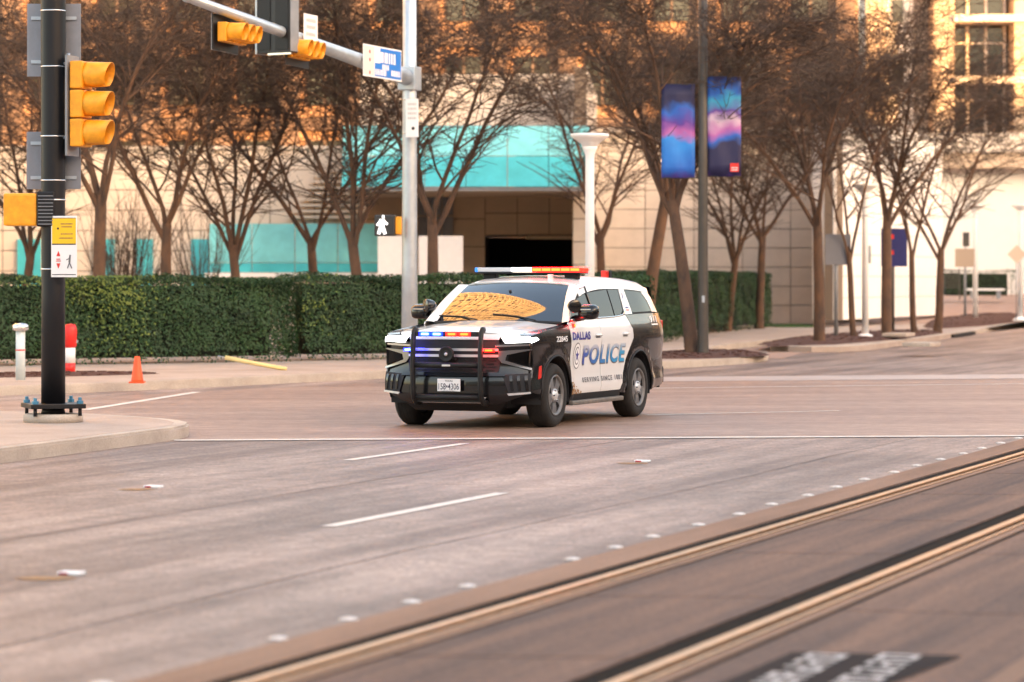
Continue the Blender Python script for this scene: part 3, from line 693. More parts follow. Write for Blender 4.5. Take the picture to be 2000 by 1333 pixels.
for sg in (1, -1):
    near = sg > 0
    # --- front fender
    xs = [-.495 + k * .1017 for k in range(13)]
    top = [(x, fender_top(x)) for x in xs]
    fpoly = [(-.497, .34)] + top + [(.725, .62), (.71, .47), (.60, .44)] + arc(0, AR, 4, 188, 26)
    fd = drape('front_fender', M['cb'], car, fpoly, side, .09, sg)
    strip_loft('fender_crown', M['cb'], fd, [(x, hood_edge(x) + .004, HZ(x, hood_edge(x)) - .003) for x in xs], [(x, SY(x, fender_top(x)), fender_top(x)) for x in xs],
               [(x, SY(x, fender_top(x)) - .01, HZ(x, hood_edge(x)) - .012) for x in xs], sg)
    # arch lips and liners
    for cx in (0, WB):
        bm = bmesh.new(); pts = [Vector((x, SY(x, z) * 1 + .004, z)) for x, z in arc(cx, AR - .008, -4, 184, 28)]
        tube(bm, [(p.x, p.y * sg, p.z) for p in pts], .014, 6); finish(bm, 'arch_lip', M['cplast'], car, True)
        bm = bmesh.new(); rings = []
        for yy in (.55, 1.02):
            rings.append([bm.verts.new((x, yy * sg, z)) for x, z in arc(cx, AR - .012, -12, 192, 24)])
        for k in range(24): bm.faces.new((rings[0][k], rings[0][k + 1], rings[1][k + 1], rings[1][k]))
        bm.faces.new(rings[0]); finish(bm, 'wheel_liner', M['interior'], car)
    # --- doors
    drape('front_door', M['cw'], car, [(-.507, .40), (-1.60, .40), (-1.60, belt(-1.6)), (-1.1, belt(-1.1)), (-.507, belt(-.5) - .02)], side, .09, sg)
    rd = [(-1.612, .40), (-2.36, .40), (-2.46, .62), (-2.56, .80), (-2.70, .95), (-2.82, 1.08), (-2.84, 1.2), (-2.74, 1.33), (-2.70, belt(-2.7)), (-2.2, belt(-2.2)), (-1.612, belt(-1.61))]
    drape('rear_door', M['cw'], car, rd, side, .09, sg)
    drape('sill', M['cplast'], car, [(-.50, .27), (-2.42, .27), (-2.37, .393), (-.505, .393)], side, .1, sg)
    # --- rear quarter
    q = [(-2.375, .36), (-2.475, .62), (-2.575, .80), (-2.712, .945), (-2.835, 1.078), (-2.855, 1.2), (-2.755, 1.33), (-2.72, belt(-2.7) + .0), (-3.4, belt(-3.4)), (-4.2, belt(-4.2)), (-4.30, 1.2), (-4.34, .9), (-4.33, .42), (-3.7, .36)]
    q = q + arc(WB, AR, 186, -6, 26) if False else [(-2.375, .36)] + q[1:-1] + [(-3.62, .36)] + arc(WB, AR, 186, -6, 26)
    drape('rear_quarter', M['cb'], car, q, side, .09, sg)
    # --- greenhouse
    rl = [-1.20 - k * .12 for k in range(24)]
    drape('pillar_trim', M['interior'], car, [(-.58, belt(-.72) + .002)] + [(x, belt(x) + .002) for x in (-1.5, -2.3, -2.7, -3.3, -3.98)] + [(-3.9, rail_z(-3.9) - .05), (-3.0, rail_z(-3.0) - .03), (-2.2, rail_z(-2.2) - .03), (-1.27, 1.735)], side, .12, sg, 0, -.012)
    rt = [(x, rail_z(x) + .006) for x in rl] ; rb = [(x, rail_z(x) - .062) for x in rl]
    strip_ = drape('roof_rail', M['cw'], car, rt + rb[::-1], side, .12, sg)
    tw = lambda x: rail_z(x) - .07
    wins = [[(-.62, belt(-.8) + .02), (-1.455, belt(-1.4) + .02), (-1.455, tw(-1.45)), (-1.32, tw(-1.32)), (-.97, 1.585)],
            [(-1.545, belt(-1.5) + .02), (-2.27, belt(-2.27) + .02), (-2.30, tw(-2.3)), (-1.545, tw(-1.55))],
            [(-2.315, belt(-2.3) + .022), (-2.55, belt(-2.55) + .022), (-2.66, belt(-2.6) + .07), (-2.74, tw(-2.7)), (-2.345, tw(-2.35))],
            [(-3.02, belt(-3.0) + .025), (-3.83, belt(-3.8) + .03), (-3.76, 1.58), (-3.62, tw(-3.62)), (-2.98, tw(-3.0))]]
    for w in wins: drape('side_window', M['cglass'], car, w, side, .15, sg, .01, -.004)
    drape('rear_pillar', M['cw'], car, [(-2.685, belt(-2.7) + .006), (-2.985, belt(-3.0) + .006), (-2.955, tw(-2.9) + .004), (-2.765, tw(-2.76) + .004)], side, .08, sg, .01, .003)
    drape('tail_pillar', M['cw'], car, [(-3.845, belt(-3.9) + .02), (-4.12, belt(-4.1) + .01), (-4.0, 1.62), (-3.92, tw(-3.9)), (-3.64, tw(-3.64)), (-3.77, 1.58)], side, .08, sg, .01, .002)
    # window ledge trim
    bm = bmesh.new(); pts = [(x, (SY(x, belt(x)) + .004) * sg, belt(x) + .008) for x in [-.62 - k * .13 for k in range(16)]] + [(-2.72, (SY(-2.7, 1.42)) * sg, 1.44)]
    tube(bm, pts, .011, 6); finish(bm, 'belt_trim', M['chrome'], car, True)
    for px_ in (-1.50,):
        bm = bmesh.new(); tube(bm, [(px_, (SY(px_, z) + .002) * sg, z) for z in (1.37, 1.5, 1.65, 1.77)], .016, 6); finish(bm, 'door_pillar', M['cb'], car, True)
    # --- A pillar, from windscreen edge to side window
    vv = [k / 10 for k in range(11)]
    def ws(y, v):
        xb = -.50 - .11 * (y / .9) ** 2; zb = 1.325 - .02 * (y / .9) ** 2; xt = -1.235 - .07 * (y / .75) ** 2; zt = 1.822 - .03 * (y / .7) ** 2
        p = Vector((xb, y, zb)).lerp(Vector((xt, y, zt)), v); bl = .035 * 4 * v * (1 - v)
        return (p.x + bl * .55, p.y, p.z + bl * .83)
    hw = lambda v: .885 + (.715 - .885) * v
    ca = [ws(hw(v) - .01, v) for v in vv]
    sb = []
    for v in vv:
        x = -.53 + (-1.23 + .53) * v; z = 1.322 + (1.785 - 1.322) * v + .03 * math.sin(v * math.pi); sb.append((x, SY(x, z), z))
    cc = [((a[0] + b[0]) / 2 + .05, b[1] - .005, max(a[2], b[2]) + .01) for a, b in zip(ca, sb)]
    ap = strip_loft('windscreen_pillar', M['cw'], car, ca, sb, cc, sg)
    sb2 = []
    for v in vv:
        x = -.60 + (-1.29 + .60) * v; z = 1.345 + (1.735 - 1.345) * v + .025 * math.sin(v * math.pi); sb2.append((x, SY(x, z), z))
    strip_loft('pillar_flank', M['cw'], ap, sb, sb2, [((a[0] + b[0]) / 2, (a[1] + b[1]) / 2 + .004, (a[2] + b[2]) / 2) for a, b in zip(sb, sb2)], sg)
    drape('sail_panel', M['cb'], car, [(-.51, 1.30), (-.70, 1.347), (-.58, 1.335)], side, .08, sg, 0, .001)
    # --- headlamp, front corner, lower lamp
    hl = drape('headlamp', M['headl'], car, [(.62, 1.155), (.975, 1.15), (.98, 1.085), (.68, 1.072)], front, .06, sg, .01, .012)
    drape('headlamp_side', M['headl'], hl, [(.725, 1.135), (.62, 1.145), (.56, 1.115), (.725, 1.075)], side, .06, sg, .01, .006)
    drape('lamp_trim', M['chrome'], hl, [(.56, 1.05), (.985, 1.066), (.985, 1.042), (.56, 1.024)], front, .06, sg, .01, .02)
    c_out = [(.60, .975), (.97, 1.0), (.985, .99), (.70, .93), (.68, .86), (.985, .76), (.98, .735), (.64, .83), (.60, .88)]
    drape('lamp_bracket', M['darkchrome'], car, c_out, front, .05, sg, .012, .028)
    drape('lower_lamp', M['cglass'], car, [(.73, .925), (.985, .985), (.985, .785), (.71, .865)], front, .05, sg, .01, .012)
    drape('bumper_vent', M['interior'], car, [(.66, .68), (.985, .70), (.985, .47), (.74, .45)], front, .06, sg, .01, .008)
    for k in range(3): drape('vent_blade', M['cb'], car, [(.74 + k * .085, .665), (.775 + k * .085, .67), (.795 + k * .085, .49), (.765 + k * .085, .485)], front, .06, sg, .012, .022)
    drape('vent_trim', M['silver'], car, [(.72, .452), (.985, .472), (.985, .45), (.74, .428)], front, .06, sg, .01, .024)
    drape('side_marker', M['amber'], car, [(.50, .64), (.565, .62), (.52, .78), (.47, .79)], side, .05, sg, .008, .006)
    # --- running board
    bm = bmesh.new(); bx(bm, -2.42, -.52, .93 * sg - .11, .93 * sg + .13 * 1, .255, .315, .02); rb_ = finish(bm, 'running_board', M['board'], car)
    for x in (-.9, -1.5, -2.1): box('board_bracket', M['cplast'], rb_, x - .03, x + .03, min(.6 * sg, .85 * sg), max(.6 * sg, .85 * sg), .26, .30)
    # --- mirror
    bm = bmesh.new()
    bmesh.ops.create_icosphere(bm, subdivisions=3, radius=1)
    for v in bm.verts:
        c = v.co.copy(); s_ = lambda t, p: math.copysign(abs(t) ** p, t)
        v.co = Vector((-.80 + s_(c.x, .75) * .085 * (1 if c.x < 0 else 1.25), (1.17 + s_(c.y, .6) * .135) * sg, 1.445 + s_(c.z, .6) * .098 - .02 * max(0, c.x)))
    mr = finish(bm, 'door_mirror', M['cb'], car, True)
    bm = bmesh.new(); tube(bm, [(-.80, .98 * sg, 1.36), (-.80, 1.10 * sg, 1.37), (-.80, 1.14 * sg, 1.40)], [.045, .035, .03], 8); finish(bm, 'mirror_stem', M['cplast'], mr, True)
    box('mirror_lamp', M['chrome'], mr, -.705, -.685, min(1.10 * sg, 1.24 * sg), max(1.10 * sg, 1.24 * sg), 1.465, 1.485, .004)
    # door handles
    for x in (-1.47, -2.50):
        yy = SY(x, 1.13); bm = bmesh.new(); bx(bm, x - .10, x + .10, yy * sg - .012, yy * sg + .03, 1.125, 1.152, .010); finish(bm, 'door_handle', M['cw'], car, True)
        drape('handle_recess_shade', M['greyvin'], car, [(x - .085, 1.10), (x + .085, 1.10), (x + .085, 1.12), (x - .085, 1.12)], side, .05, sg, 0, .002)  # flat grey patch paints the shade of a recess under the handle
    drape('fuel_stripe', M['silver'], car, [(-2.9, 1.30), (-4.22, 1.315), (-4.22, 1.34), (-2.9, 1.33)], side, .1, sg, 0, .003) if False else None
    box('tail_lamp', M['amber'], car, -4.345, -4.22, min(.80 * sg, .938 * sg), max(.80 * sg, .938 * sg), .95, 1.30, .02)
# --- hood, roof, windscreen, cowl
hp_ = [(-.515, -.86), (0, -.862), (.4, -.857), (.60, -.83), (.70, -.78), (.80, -.50), (.845, -.2), (.85, 0), (.845, .2), (.80, .50), (.70, .78), (.60, .83), (.4, .857), (0, .862), (-.515, .86), (-.47, .4), (-.455, 0), (-.47, -.4)]
hood = drape('hood', M['cw'], car, hp_, hoodf, .075, 1, .03)
rp_ = [(-1.23 - .06 * (y / .75) ** 2, y) for y in [-.80 + k * .1 for k in range(17)]]
roof = drape('roof', M['cw'], car, rp_ + [(-4.14 + .12 * (y / .8) ** 2, y) for y in [.80 - k * .1 for k in range(17)]], rooff, .1, 1, .02)
bm = bmesh.new(); NY, NV = 26, 12; grid = []
for j in range(NV + 1):
    v = j / NV; grid.append([bm.verts.new(ws((-1 + 2 * i / NY) * hw(v), v)) for i in range(NY + 1)])
for j in range(NV):
    for i in range(NY): bm.faces.new((grid[j][i], grid[j + 1][i], grid[j + 1][i + 1], grid[j][i + 1]))
bm.normal_update()
if bm.faces[:][100].normal.z < 0: bmesh.ops.reverse_faces(bm, faces=bm.faces[:])
wscr = finish(bm, 'windscreen', M['wglass'], car, True)
bm = bmesh.new(); pts = [ws((-1 + 2 * i / 16) * hw(0) * .99, -.01) for i in range(17)]; tube(bm, [(p[0] + .02, p[1], p[2] - .004) for p in pts], .03, 6); finish(bm, 'cowl', M['cplast'], car, True)
for y0 in (.55, -.25):
    bm = bmesh.new(); tube(bm, [Vector(ws(y0, .0)) + Vector((.02, 0, .02)), Vector(ws(y0 - .28, .09)) + Vector((0, 0, .012)), Vector(ws(y0 - .62, .13)) + Vector((0, 0, .012))], .009, 5); finish(bm, 'wiper', M['cplast'], car)
bm = bmesh.new(); tube(bm, [(-1.0, 0, 1.72), (-1.02, 0, 1.66)], .02, 6); tube(bm, [(-1.02, -.1, 1.66), (-1.02, .1, 1.66)], .035, 8); finish(bm, 'inside_mirror', M['interior'], car)
# --- front clip
def yrow(y0, y1, n): return [y0 + (y1 - y0) * k / n for k in range(n + 1)]
bump = drape('front_bumper', M['cb'], car, [(y, .30 + .17 * max(0, (abs(y) - .55) / .45) ** 1.3) for y in yrow(-1.0, 1.0, 16)] + [(y, 1.08) for y in yrow(1.0, -1.0, 8)], front, .08, 1, .02, -.012)
drape('hood_lip', M['cw'], hood, [(-.60, 1.115), (.60, 1.115), (.62, 1.175), (.3, 1.185), (-.3, 1.185), (-.62, 1.175)], front, .1, 1, .015, .004)
drape('lower_valance', M['cplast'], car, [(-.58, .20), (.58, .20), (.70, .33), (-.70, .33)], front, .1, 1, .02, -.03)
drape('skid_plate', M['silver'], car, [(-.42, .335), (.42, .335), (.46, .40), (-.46, .40)], front, .1, 1, .02, .012)
drape('grille', M['interior'], car, [(-.60, .70), (.60, .70), (.63, .90), (.60, 1.11), (-.60, 1.11), (-.63, .90)], front, .1, 1, .01, .0)
for zz in (.99, .915):
    drape('grille_bar', M['silver'], car, [(-.60, zz - .016), (.60, zz - .016), (.60, zz + .016), (-.60, zz + .016)], front, .1, 1, .02, .03)
for zz in (.735, .775, .815, .855):
    for k in range(9):
        y0 = -.56 + k * .126 + (.03 if int(zz * 1000) % 80 > 40 else 0)
        drape('grille_slat', M['cplast'], car, [(y0, zz), (y0 + .095, zz), (y0 + .08, zz + .02), (y0 + .015, zz + .02)], front, .2, 1, .01, .014)
drape('bumper_shelf', M['cb'], car, [(-.70, .655), (.70, .655), (.66, .705), (-.66, .705)], front, .1, 1, .02, .03)
# --- underbody, cabin, tail
box('underbody', M['interior'], car, -4.2, .62, -.62, .62, .26, 1.0)
box('cabin_floor', M['interior'], car, -4.1, -.55, -.90, .90, .42, 1.28)
for y in (.42, -.42):
    bm = bmesh.new(); bx(bm, -1.75, -1.55, y - .26, y + .26, 1.2, 1.55, .06); bx(bm, -1.72, -1.6, y - .13, y + .13, 1.56, 1.74, .05); finish(bm, 'front_seat', M['interior'], car)
bm = bmesh.new()
sec = [[Vector((x, y * sg_, z)) for (x, y, z) in ((-4.14, .80, 1.76), (-4.2, .88, 1.4), (-4.33, .93, 1.1), (-4.36, .92, .6), (-4.30, .90, .36))] for sg_ in (-1, 1)]
va = [[bm.verts.new(p) for p in s_] for s_ in sec]
for k in range(4): bm.faces.new((va[0][k], va[0][k + 1], va[1][k + 1], va[1][k]))
finish(bm, 'tailgate', M['cb'], car)
box('rear_bumper', M['cplast'], car, -4.42, -4.25, -.93, .93, .42, .66, .04)
# --- wheels
def wheel(x, y, sg):
    w = empty('wheel', (x, y, WR), 0, car)
    if sg < 0: w.rotation_euler = (0, 0, math.pi)
    hwid = .138
    prof = [(.255, -hwid + .01), (.30, -hwid - .004), (.365, -hwid + .002), (.392, -hwid + .03), (.403, -hwid + .06), (.405, 0), (.403, hwid - .06), (.392, hwid - .03), (.365, hwid - .002), (.30, hwid + .004), (.262, hwid - .012), (.255, hwid - .02)]
    bm = bmesh.new(); lathe(bm, prof + [(.255, -hwid + .01)], 56, 'Y'); 
    for f in [f for f in bm.faces if len(f.verts) > 10]: bm.faces.remove(f)
    ty = finish(bm, 'tyre', M['tyre'], w, True)
    bm = bmesh.new()
    for yy in (-.07, -.025, .025, .07): lathe(bm, [(.4035, yy - .004), (.4065, yy - .003), (.4065, yy + .003), (.4035, yy + .004)], 56, 'Y')
    for f in [f for f in bm.faces if len(f.verts) > 10]: bm.faces.remove(f)
    finish(bm, 'tread_groove', M['dark'], w)
    bm = bmesh.new(); lathe(bm, [(.262, hwid - .01), (.255, hwid - .004), (.236, hwid - .018), (.225, hwid - .06), (.20, hwid - .10), (.0005, hwid - .11)], 48, 'Y')
    for f in [f for f in bm.faces if len(f.verts) > 10]: bm.faces.remove(f)
    finish(bm, 'rim', M['rimdark'], w, True)
    bm = bmesh.new(); lathe(bm, [(.258, hwid - .006), (.25, hwid + .003), (.232, hwid - .012), (.225, hwid - .03)], 48, 'Y')
    for f in [f for f in bm.faces if len(f.verts) > 10]: bm.faces.remove(f)
    finish(bm, 'rim_edge', M['rimm'], w, True)
    for k in range(5):
        bm = bmesh.new(); Mx = Matrix.Rotation(2 * math.pi * k / 5 + .3, 4, 'Y')
        v = [Mx @ Vector(p) for p in ((.05, hwid - .035, -.052), (.05, hwid - .035, .052), (.15, hwid - .022, .058), (.232, hwid - .03, .085), (.232, hwid - .03, -.085), (.15, hwid - .022, -.058))]
        lo = [p + Vector((0, -.06, 0)) for p in v]; a = [bm.verts.new(p) for p in v]; b = [bm.verts.new(p) for p in lo]
        bm.faces.new(a); [bm.faces.new((a[i], b[i], b[(i + 1) % 6], a[(i + 1) % 6])) for i in range(6)]
        bmesh.ops.recalc_face_normals(bm, faces=bm.faces[:]); finish(bm, 'spoke', M['spoke'], w)
    bm = bmesh.new(); lathe(bm, [(.085, hwid - .05), (.082, hwid - .012), (.06, hwid - .002), (.035, hwid + .012), (.0005, hwid + .014)], 24, 'Y'); finish(bm, 'hub_cap', M['silver'], w, True)
    bm = bmesh.new()
    for k in range(6):
        a = 2 * math.pi * k / 6; lathe(bm, [(.012, 0), (.012, .02), (.0005, .024)], 8, 'Y', Matrix.Translation((.068 * math.cos(a), hwid - .012, .068 * math.sin(a))))
    finish(bm, 'lug_nut', M['chrome'], w)
    bm = bmesh.new(); lathe(bm, [(.245, -hwid + .03), (.0005, -hwid + .02)], 24, 'Y'); finish(bm, 'brake_plate', M['interior'], w)
for x in (0, WB):
    for sg in (1, -1): wheel(x, .90 * sg, sg)
# --- push bumper
pb = empty('push_bumper', (0, 0, 0), 0, car)
for y in (.455, -.455):
    bm = bmesh.new(); path = [(.86, y, .33), (.98, y, .335), (1.055, y, .40), (1.075, y, .52), (1.085, y, .80), (1.075, y, 1.05), (1.05, y, 1.20), (1.02, y, 1.235), (.97, y, 1.235)]
    tube(bm, path, .042, 8)
    for v in bm.verts: v.co.y = y + (v.co.y - y) * .75
    finish(bm, 'upright', M['cplast'], pb, True)
for z, x, r in ((.405, 1.045, .032), (.80, 1.07, .034)):
    tubeobj('cross_bar', M['cplast'], pb, [(x, -.44, z), (x, .44, z)], r, 8)
box('name_plate', M['silver'], pb, 1.104, 1.108, -.05, .06, .787, .81)
box('light_rail', M['cplast'], pb, 1.02, 1.075, -.42, .42, 1.155, 1.215, .01)
for y, m1, m2 in ((-.29, 'bluel', 'bluecore'), (-.13, 'bluel', 'bluecore'), (.07, 'redl', 'redcore'), (.24, 'redl', 'redcore')):
    l = box('warning_light', M[m1], pb, 1.075, 1.083, y - .075, y + .075, 1.165, 1.205, .006)
    box('light_core', M[m2], l, 1.083, 1.088, y - .05, y + .05, 1.172, 1.198, .003)
for y, m1, m2 in ((-.53, 'bluel', 'bluecore'), (.55, 'redl', 'redcore')):
    l = box('warning_light', M[m1], pb, 1.01, 1.045, y - .065, y + .065, .97, 1.005, .006); box('light_core', M[m2], l, 1.045, 1.05, y - .05, y + .05, .977, .998, .003)
    box('light_bracket', M['cplast'], pb, .90, 1.01, y - .02, y + .02, .975, 1.0)
latheobj('siren_horn', M['cplast'], pb, [(.085, 0), (.098, .02), (.10, .05), (.085, .058), (.06, .035), (.03, .05), (.0005, .055)], 24, 'X', Matrix.Translation((1.0, -.02, .935)))
latheobj('horn_emblem', M['silver'], pb, [(.022, 0), (.02, .006), (.0005, .008)], 16, 'X', Matrix.Translation((1.052, -.02, .935)))
box('horn_mount', M['cplast'], pb, .92, 1.0, -.12, .08, .86, .90)
box('mount_plate', M['cplast'], pb, .93, 1.02, -.44, .44, .34, .42)
# --- number plate
npl = box('number_plate', M['whitevin'], car, 1.0, 1.008, -.155, .155, .475, .63, .004)
Mp = frame((1.0095, 0, .535), (0, 1, 0))
M['ink'] = mat('plate_ink', (.02, .02, .05), .5)
text('plate_number', M['ink'], npl, '158\u20224306', .275, .078, Mp, bold=.008)
text('plate_state', M['ink'], npl, 'TEXAS', .105, .024, frame((1.0095, 0, .603), (0, 1, 0)), bold=.01)
text('plate_motto', M['ink'], npl, 'The Lone Star State', .15, .012, frame((1.0095, 0, .484), (0, 1, 0)))
box('plate_bracket', M['cplast'], car, .93, .999, -.12, .12, .49, .61)
# --- lettering on both flanks
def flank_text(name, m, txt, x0, x1, z0, z1, sg, **k):
    w, h = abs(x1 - x0), z1 - z0; bm = text_bm(txt, w, h, **k); cx = (x0 + x1) / 2
    for v in bm.verts: v.co = Vector((cx - v.co.x * sg, v.co.y + (z0 + z1) / 2, 0))
    return drape(name, m, car, None, side, .12, sg, 0, .0045, bm)
for sg in (1, -1):
    flank_text('lettering_shadow', M['greyvin'], 'POLICE', -.925, -2.525, .752, 1.012, sg, shear=.10, bold=.032, space=1.15)
    o_ = flank_text('lettering', M['police'], 'POLICE', -.915, -2.51, .768, 1.02, sg, shear=.10, bold=.028, space=1.15); 
    for v in o_.data.vertices: v.co.y += .003 * sg
    flank_text('lettering', M['navy'], 'DALLAS', -.54, -1.19, 1.085, 1.19, sg, shear=.15, bold=.045, space=1.1)
    flank_text('lettering', M['greyvin'], 'SERVING SINCE 1881', -.92, -2.39, .535, .60, sg, bold=.03, space=1.35)
    flank_text('unit_number', M['whitevin'], '22845', .03 if sg > 0 else .03, -.36, 1.075, 1.145, sg, shear=.15, bold=.02)
    flank_text('lettering', M['whitevin'], '911', -3.62, -3.95, 1.27, 1.36, sg, shear=.1, bold=.03); drape('stripe', M['whitevin'], car, [(-3.64, 1.235), (-3.95, 1.235), (-3.95, 1.255), (-3.64, 1.255)], side, .1, sg, 0, .004)
    # crest: a ringed, tailed badge
    bx0, bz = -.72, .885
    def ell(a, b, n=28): return [(bx0 + a * math.cos(2 * math.pi * k / n), bz + b * math.sin(2 * math.pi * k / n)) for k in range(n)]
    for (a, b, m_, o2) in ((.135, .17, 'greyvin', .004), (.120, .155, 'whitevin', .0055), (.085, .118, 'greyvin', .007), (.07, .10, 'whitevin', .0085)):
        drape('crest', M[m_], car, ell(a, b), side, .1, sg, 0, o2)
    star = [(bx0 + (.062 if k % 2 == 0 else .026) * math.sin(math.pi * k / 5), bz + (.085 if k % 2 == 0 else .036) * math.cos(math.pi * k / 5)) for k in range(10)]
    drape('crest', M['navy'], car, star, side, .1, sg, 0, .010)
    for i, (c_, z0) in enumerate((('navy', 1.475), ('whitevin', 1.455), ('amber', 1.44))):
        drape('flag_decal', M[c_], car, [(-2.79, z0), (-2.90, z0), (-2.90, z0 + .018), (-2.79, z0 + .018)], side, .1, sg, 0, .0065)
    drape('flag_decal', M['navy'], car, [(-2.79, 1.60), (-2.82, 1.60), (-2.85, 1.68), (-2.82, 1.68)], side, .1, sg, 0, .0065)
M['mud'] = mat('dried_mud', (.33, .19, .09), .9, var=.3, scale=25)
bm = bmesh.new(); rr = random.Random(3)
for _ in range(90):
    t = rr.random(); cx, cz = -.52 - .42 * t * rr.random(), .405 + .16 * (1 - t) * rr.random(); r_ = rr.uniform(.004, .014)
    f = [bm.verts.new((cx + r_ * 1.6 * math.cos(a), cz + r_ * math.sin(a), 0)) for a in (0, 1, 2, 3, 4, 5)]; bm.faces.new(f)
drape('mud_spatter', M['mud'], car, None, side, .3, 1, 0, .003, bm)
# --- light bar
lb = empty('light_bar', (-1.75, 0, 1.885), 0, car)
def lbx(name, m, p, x0, x1, y0, y1, z0, z1, bev=.012): return box(name, m, p, x0, x1, y0, y1, z0 - 1.9, z1 - 1.9, bev)
lbx('tray', M['cplast'], lb, -.15, .15, -.745, .745, 1.955, 1.975, .006)
M['barlens'] = mat('clear_beacon_lens', (.55, .57, .60), .15, spec=.6); M['bluelens'] = mat('blue_beacon_lens', (.02, .12, .5), .15, emit=(.05, .3, 1), es=.15)
lbx('blue_module', M['bluelens'], lb, -.14, .14, -.76, -.725, 1.976, 2.035)
lbx('clear_module', M['barlens'], lb, -.14, .14, -.72, -.235, 1.976, 2.035)
lbx('white_module', M['whitel'], lb, -.14, .14, -.23, .045, 1.976, 2.035)
rm = lbx('red_module', M['redl'], lb, -.14, .14, .05, .76, 1.976, 2.035)
for k in range(5): box('light_core', M['redcore'], rm, .1405, .146, .07 + k * .135, .19 + k * .135, .09, .122, .004)
for y in (-.58, .58):
    lbx('mount_foot', M['cplast'], lb, -.06, .06, y - .09, y + .09, 1.835, 1.956)
fin = prism('roof_antenna', M['cw'], car, [(-1.42, .36), (-1.50, .335), (-1.56, .335), (-1.56, .385), (-1.50, .385)], 1.86, 1.93)
rbk = box('rear_beacon', M['amber'], car, -3.35, -3.25, .42, .50, 1.88, 1.985, .012); box('beacon_back', M['cplast'], rbk, -3.45, -3.355, .41, .51, 1.88, 1.98, .01)
# --- pillar spotlights, side warning lamp
for sg in (1, -1):
    bm = bmesh.new(); lathe(bm, [(.0005, -.13), (.045, -.115), (.075, -.07), (.086, 0), (.088, .02), (.08, .024), (.0005, .03)], 20, 'X', Matrix.Translation((-.66, 1.03 * sg, 1.52)) @ Matrix.Rotation(R(40 * sg), 4, 'Z'))
    sp_ = finish(bm, 'spotlight', M['cb'], car, True)
    tubeobj('spotlight_arm', M['chrome'], sp_, [(-.68, 1.02 * sg, 1.50), (-.74, .955 * sg, 1.46)], .014, 6)
l = box('side_warning_light', M['redl'], car, -.66, -.60, 1.005, 1.045, 1.245, 1.30, .01); box('light_core', M['redcore'], l, -.65, -.61, 1.045, 1.049, 1.258, 1.288, .002)
# ================================================================ traffic signals, signs, lamps, posts
def rotz(a): return Matrix.Rotation(a, 4, 'Z')
APX = math.atan2(P_.y, P_.x)                       # heading of the across-street direction
def signal(name, label, loc, rz, horizontal=False, parent=None, n=3, plate=True, cat=True):
    """signal head; faces local +x; sections stacked along z (or along y when horizontal)"""
    h = empty(name, loc, rz)
    if cat: tag(h, label, 'traffic signal')
    q = .345
    for k in range(n):
        c = (k - (n - 1) / 2) * q; T = Matrix.Translation((0, c, 0)) if horizontal else Matrix.Translation((0, 0, -c))
        s_ = box('section', M['yellow'], h, -.08, .08, -.165, .165, -.165, .165, .02, T)
        bm = bmesh.new(); L0 = .30; rings = []
        for x, r in ((.08, .16), (.12, .16), (.25, .155), (.10 + L0, .15)):
            ring = []
            for j in range(21):
                a = R(-62 + 304 * j / 20); xx = x if x < .3 else x - .07 * (1 - math.sin(a)) * .5
                ring.append(bm.verts.new(T @ Vector((xx, r * math.cos(a), r * math.sin(a)))))
            rings.append(ring)
        for a, b in zip(rings, rings[1:]):
            for j in range(20): bm.faces.new((a[j], a[j + 1], b[j + 1], b[j]))
        vz = finish(bm, 'visor', M['yellow'], h, True); md = vz.modifiers.new('thickness', 'SOLIDIFY'); md.thickness = .006
        latheobj('lens', M['lens_off'], h, [(.14, .10), (.13, .118), (.07, .135), (.0005, .14)], 20, 'X', T)
    if plate:
        H = n * q / 2 + .13; W = .30
        y0, y1, z0, z1 = (-H, H, -W, W) if horizontal else (-W, W, -H, H)
        iy, iz = (n * q / 2, .17) if horizontal else (.17, n * q / 2)
        bm = bmesh.new()
        for a in ((y0, y1, iz, z1), (y0, y1, z0, -iz), (y0, -iy, -iz, iz), (iy, y1, -iz, iz)): bx(bm, -.012, .0, a[0], a[1], a[2] + .0005, a[3] - .0005)
        finish(bm, 'backplate', M['black'], h)
    return h
# ---- black pole on the island
bp = G(104, 822, .17); bp = Vector((bp.x, bp.y, 0))
pole = empty('signal_pole', (bp.x, bp.y, .154)); tag(pole, 'thick black signal pole on concrete footing with steel straps', 'signal pole')
latheobj('footing', M['kerb'], pole, [(.355, 0), (.355, .085), (.34, .10), (.0005, .10)], 32)
box('base_plate', M['black'], pole, -.33, .33, -.33, .33, .17, .225, .008, rotz(.35))
M['nut'] = mat('blue_zinc', (.10, .28, .42), .4, .6)
for k in range(4):
    a = .35 + math.pi / 4 + k * math.pi / 2; x, y = .38 * math.cos(a), .38 * math.sin(a)
    b = latheobj('anchor_bolt', M['black'], pole, [(.022, .08), (.022, .17)], 8, M=Matrix.Translation((x, y, 0))); latheobj('anchor_nut', M['nut'], b, [(.04, .226), (.04, .262), (.022, .264), (.022, .30), (.0005, .302)], 6, M=Matrix.Translation((x, y, 0)), smooth=False)
latheobj('grout', M['black'], pole, [(.15, .10), (.13, .17)], 16)
latheobj('shaft', M['black'], pole, [(.145, .225), (.14, 1.5), (.15, 5.2), (.15, 7.5)], 28)
M['strap'] = mat('steel_strap', (.7, .7, .7), .25, .9)
for py in (22, 131, 267, 353, 391, 526): 
    z = at(100, py, bp.y).z - .154; latheobj('strap', M['strap'], pole, [(.150, z - .008), (.1535, z - .008), (.1535, z + .008), (.150, z + .008)], 28)
rail_ = tubeobj('bracket', M['galv'], pole, [(.19, -.06, at(0, 285, bp.y).z - .154), (.19, -.06, at(0, 105, bp.y).z - .154)], .022, 8)
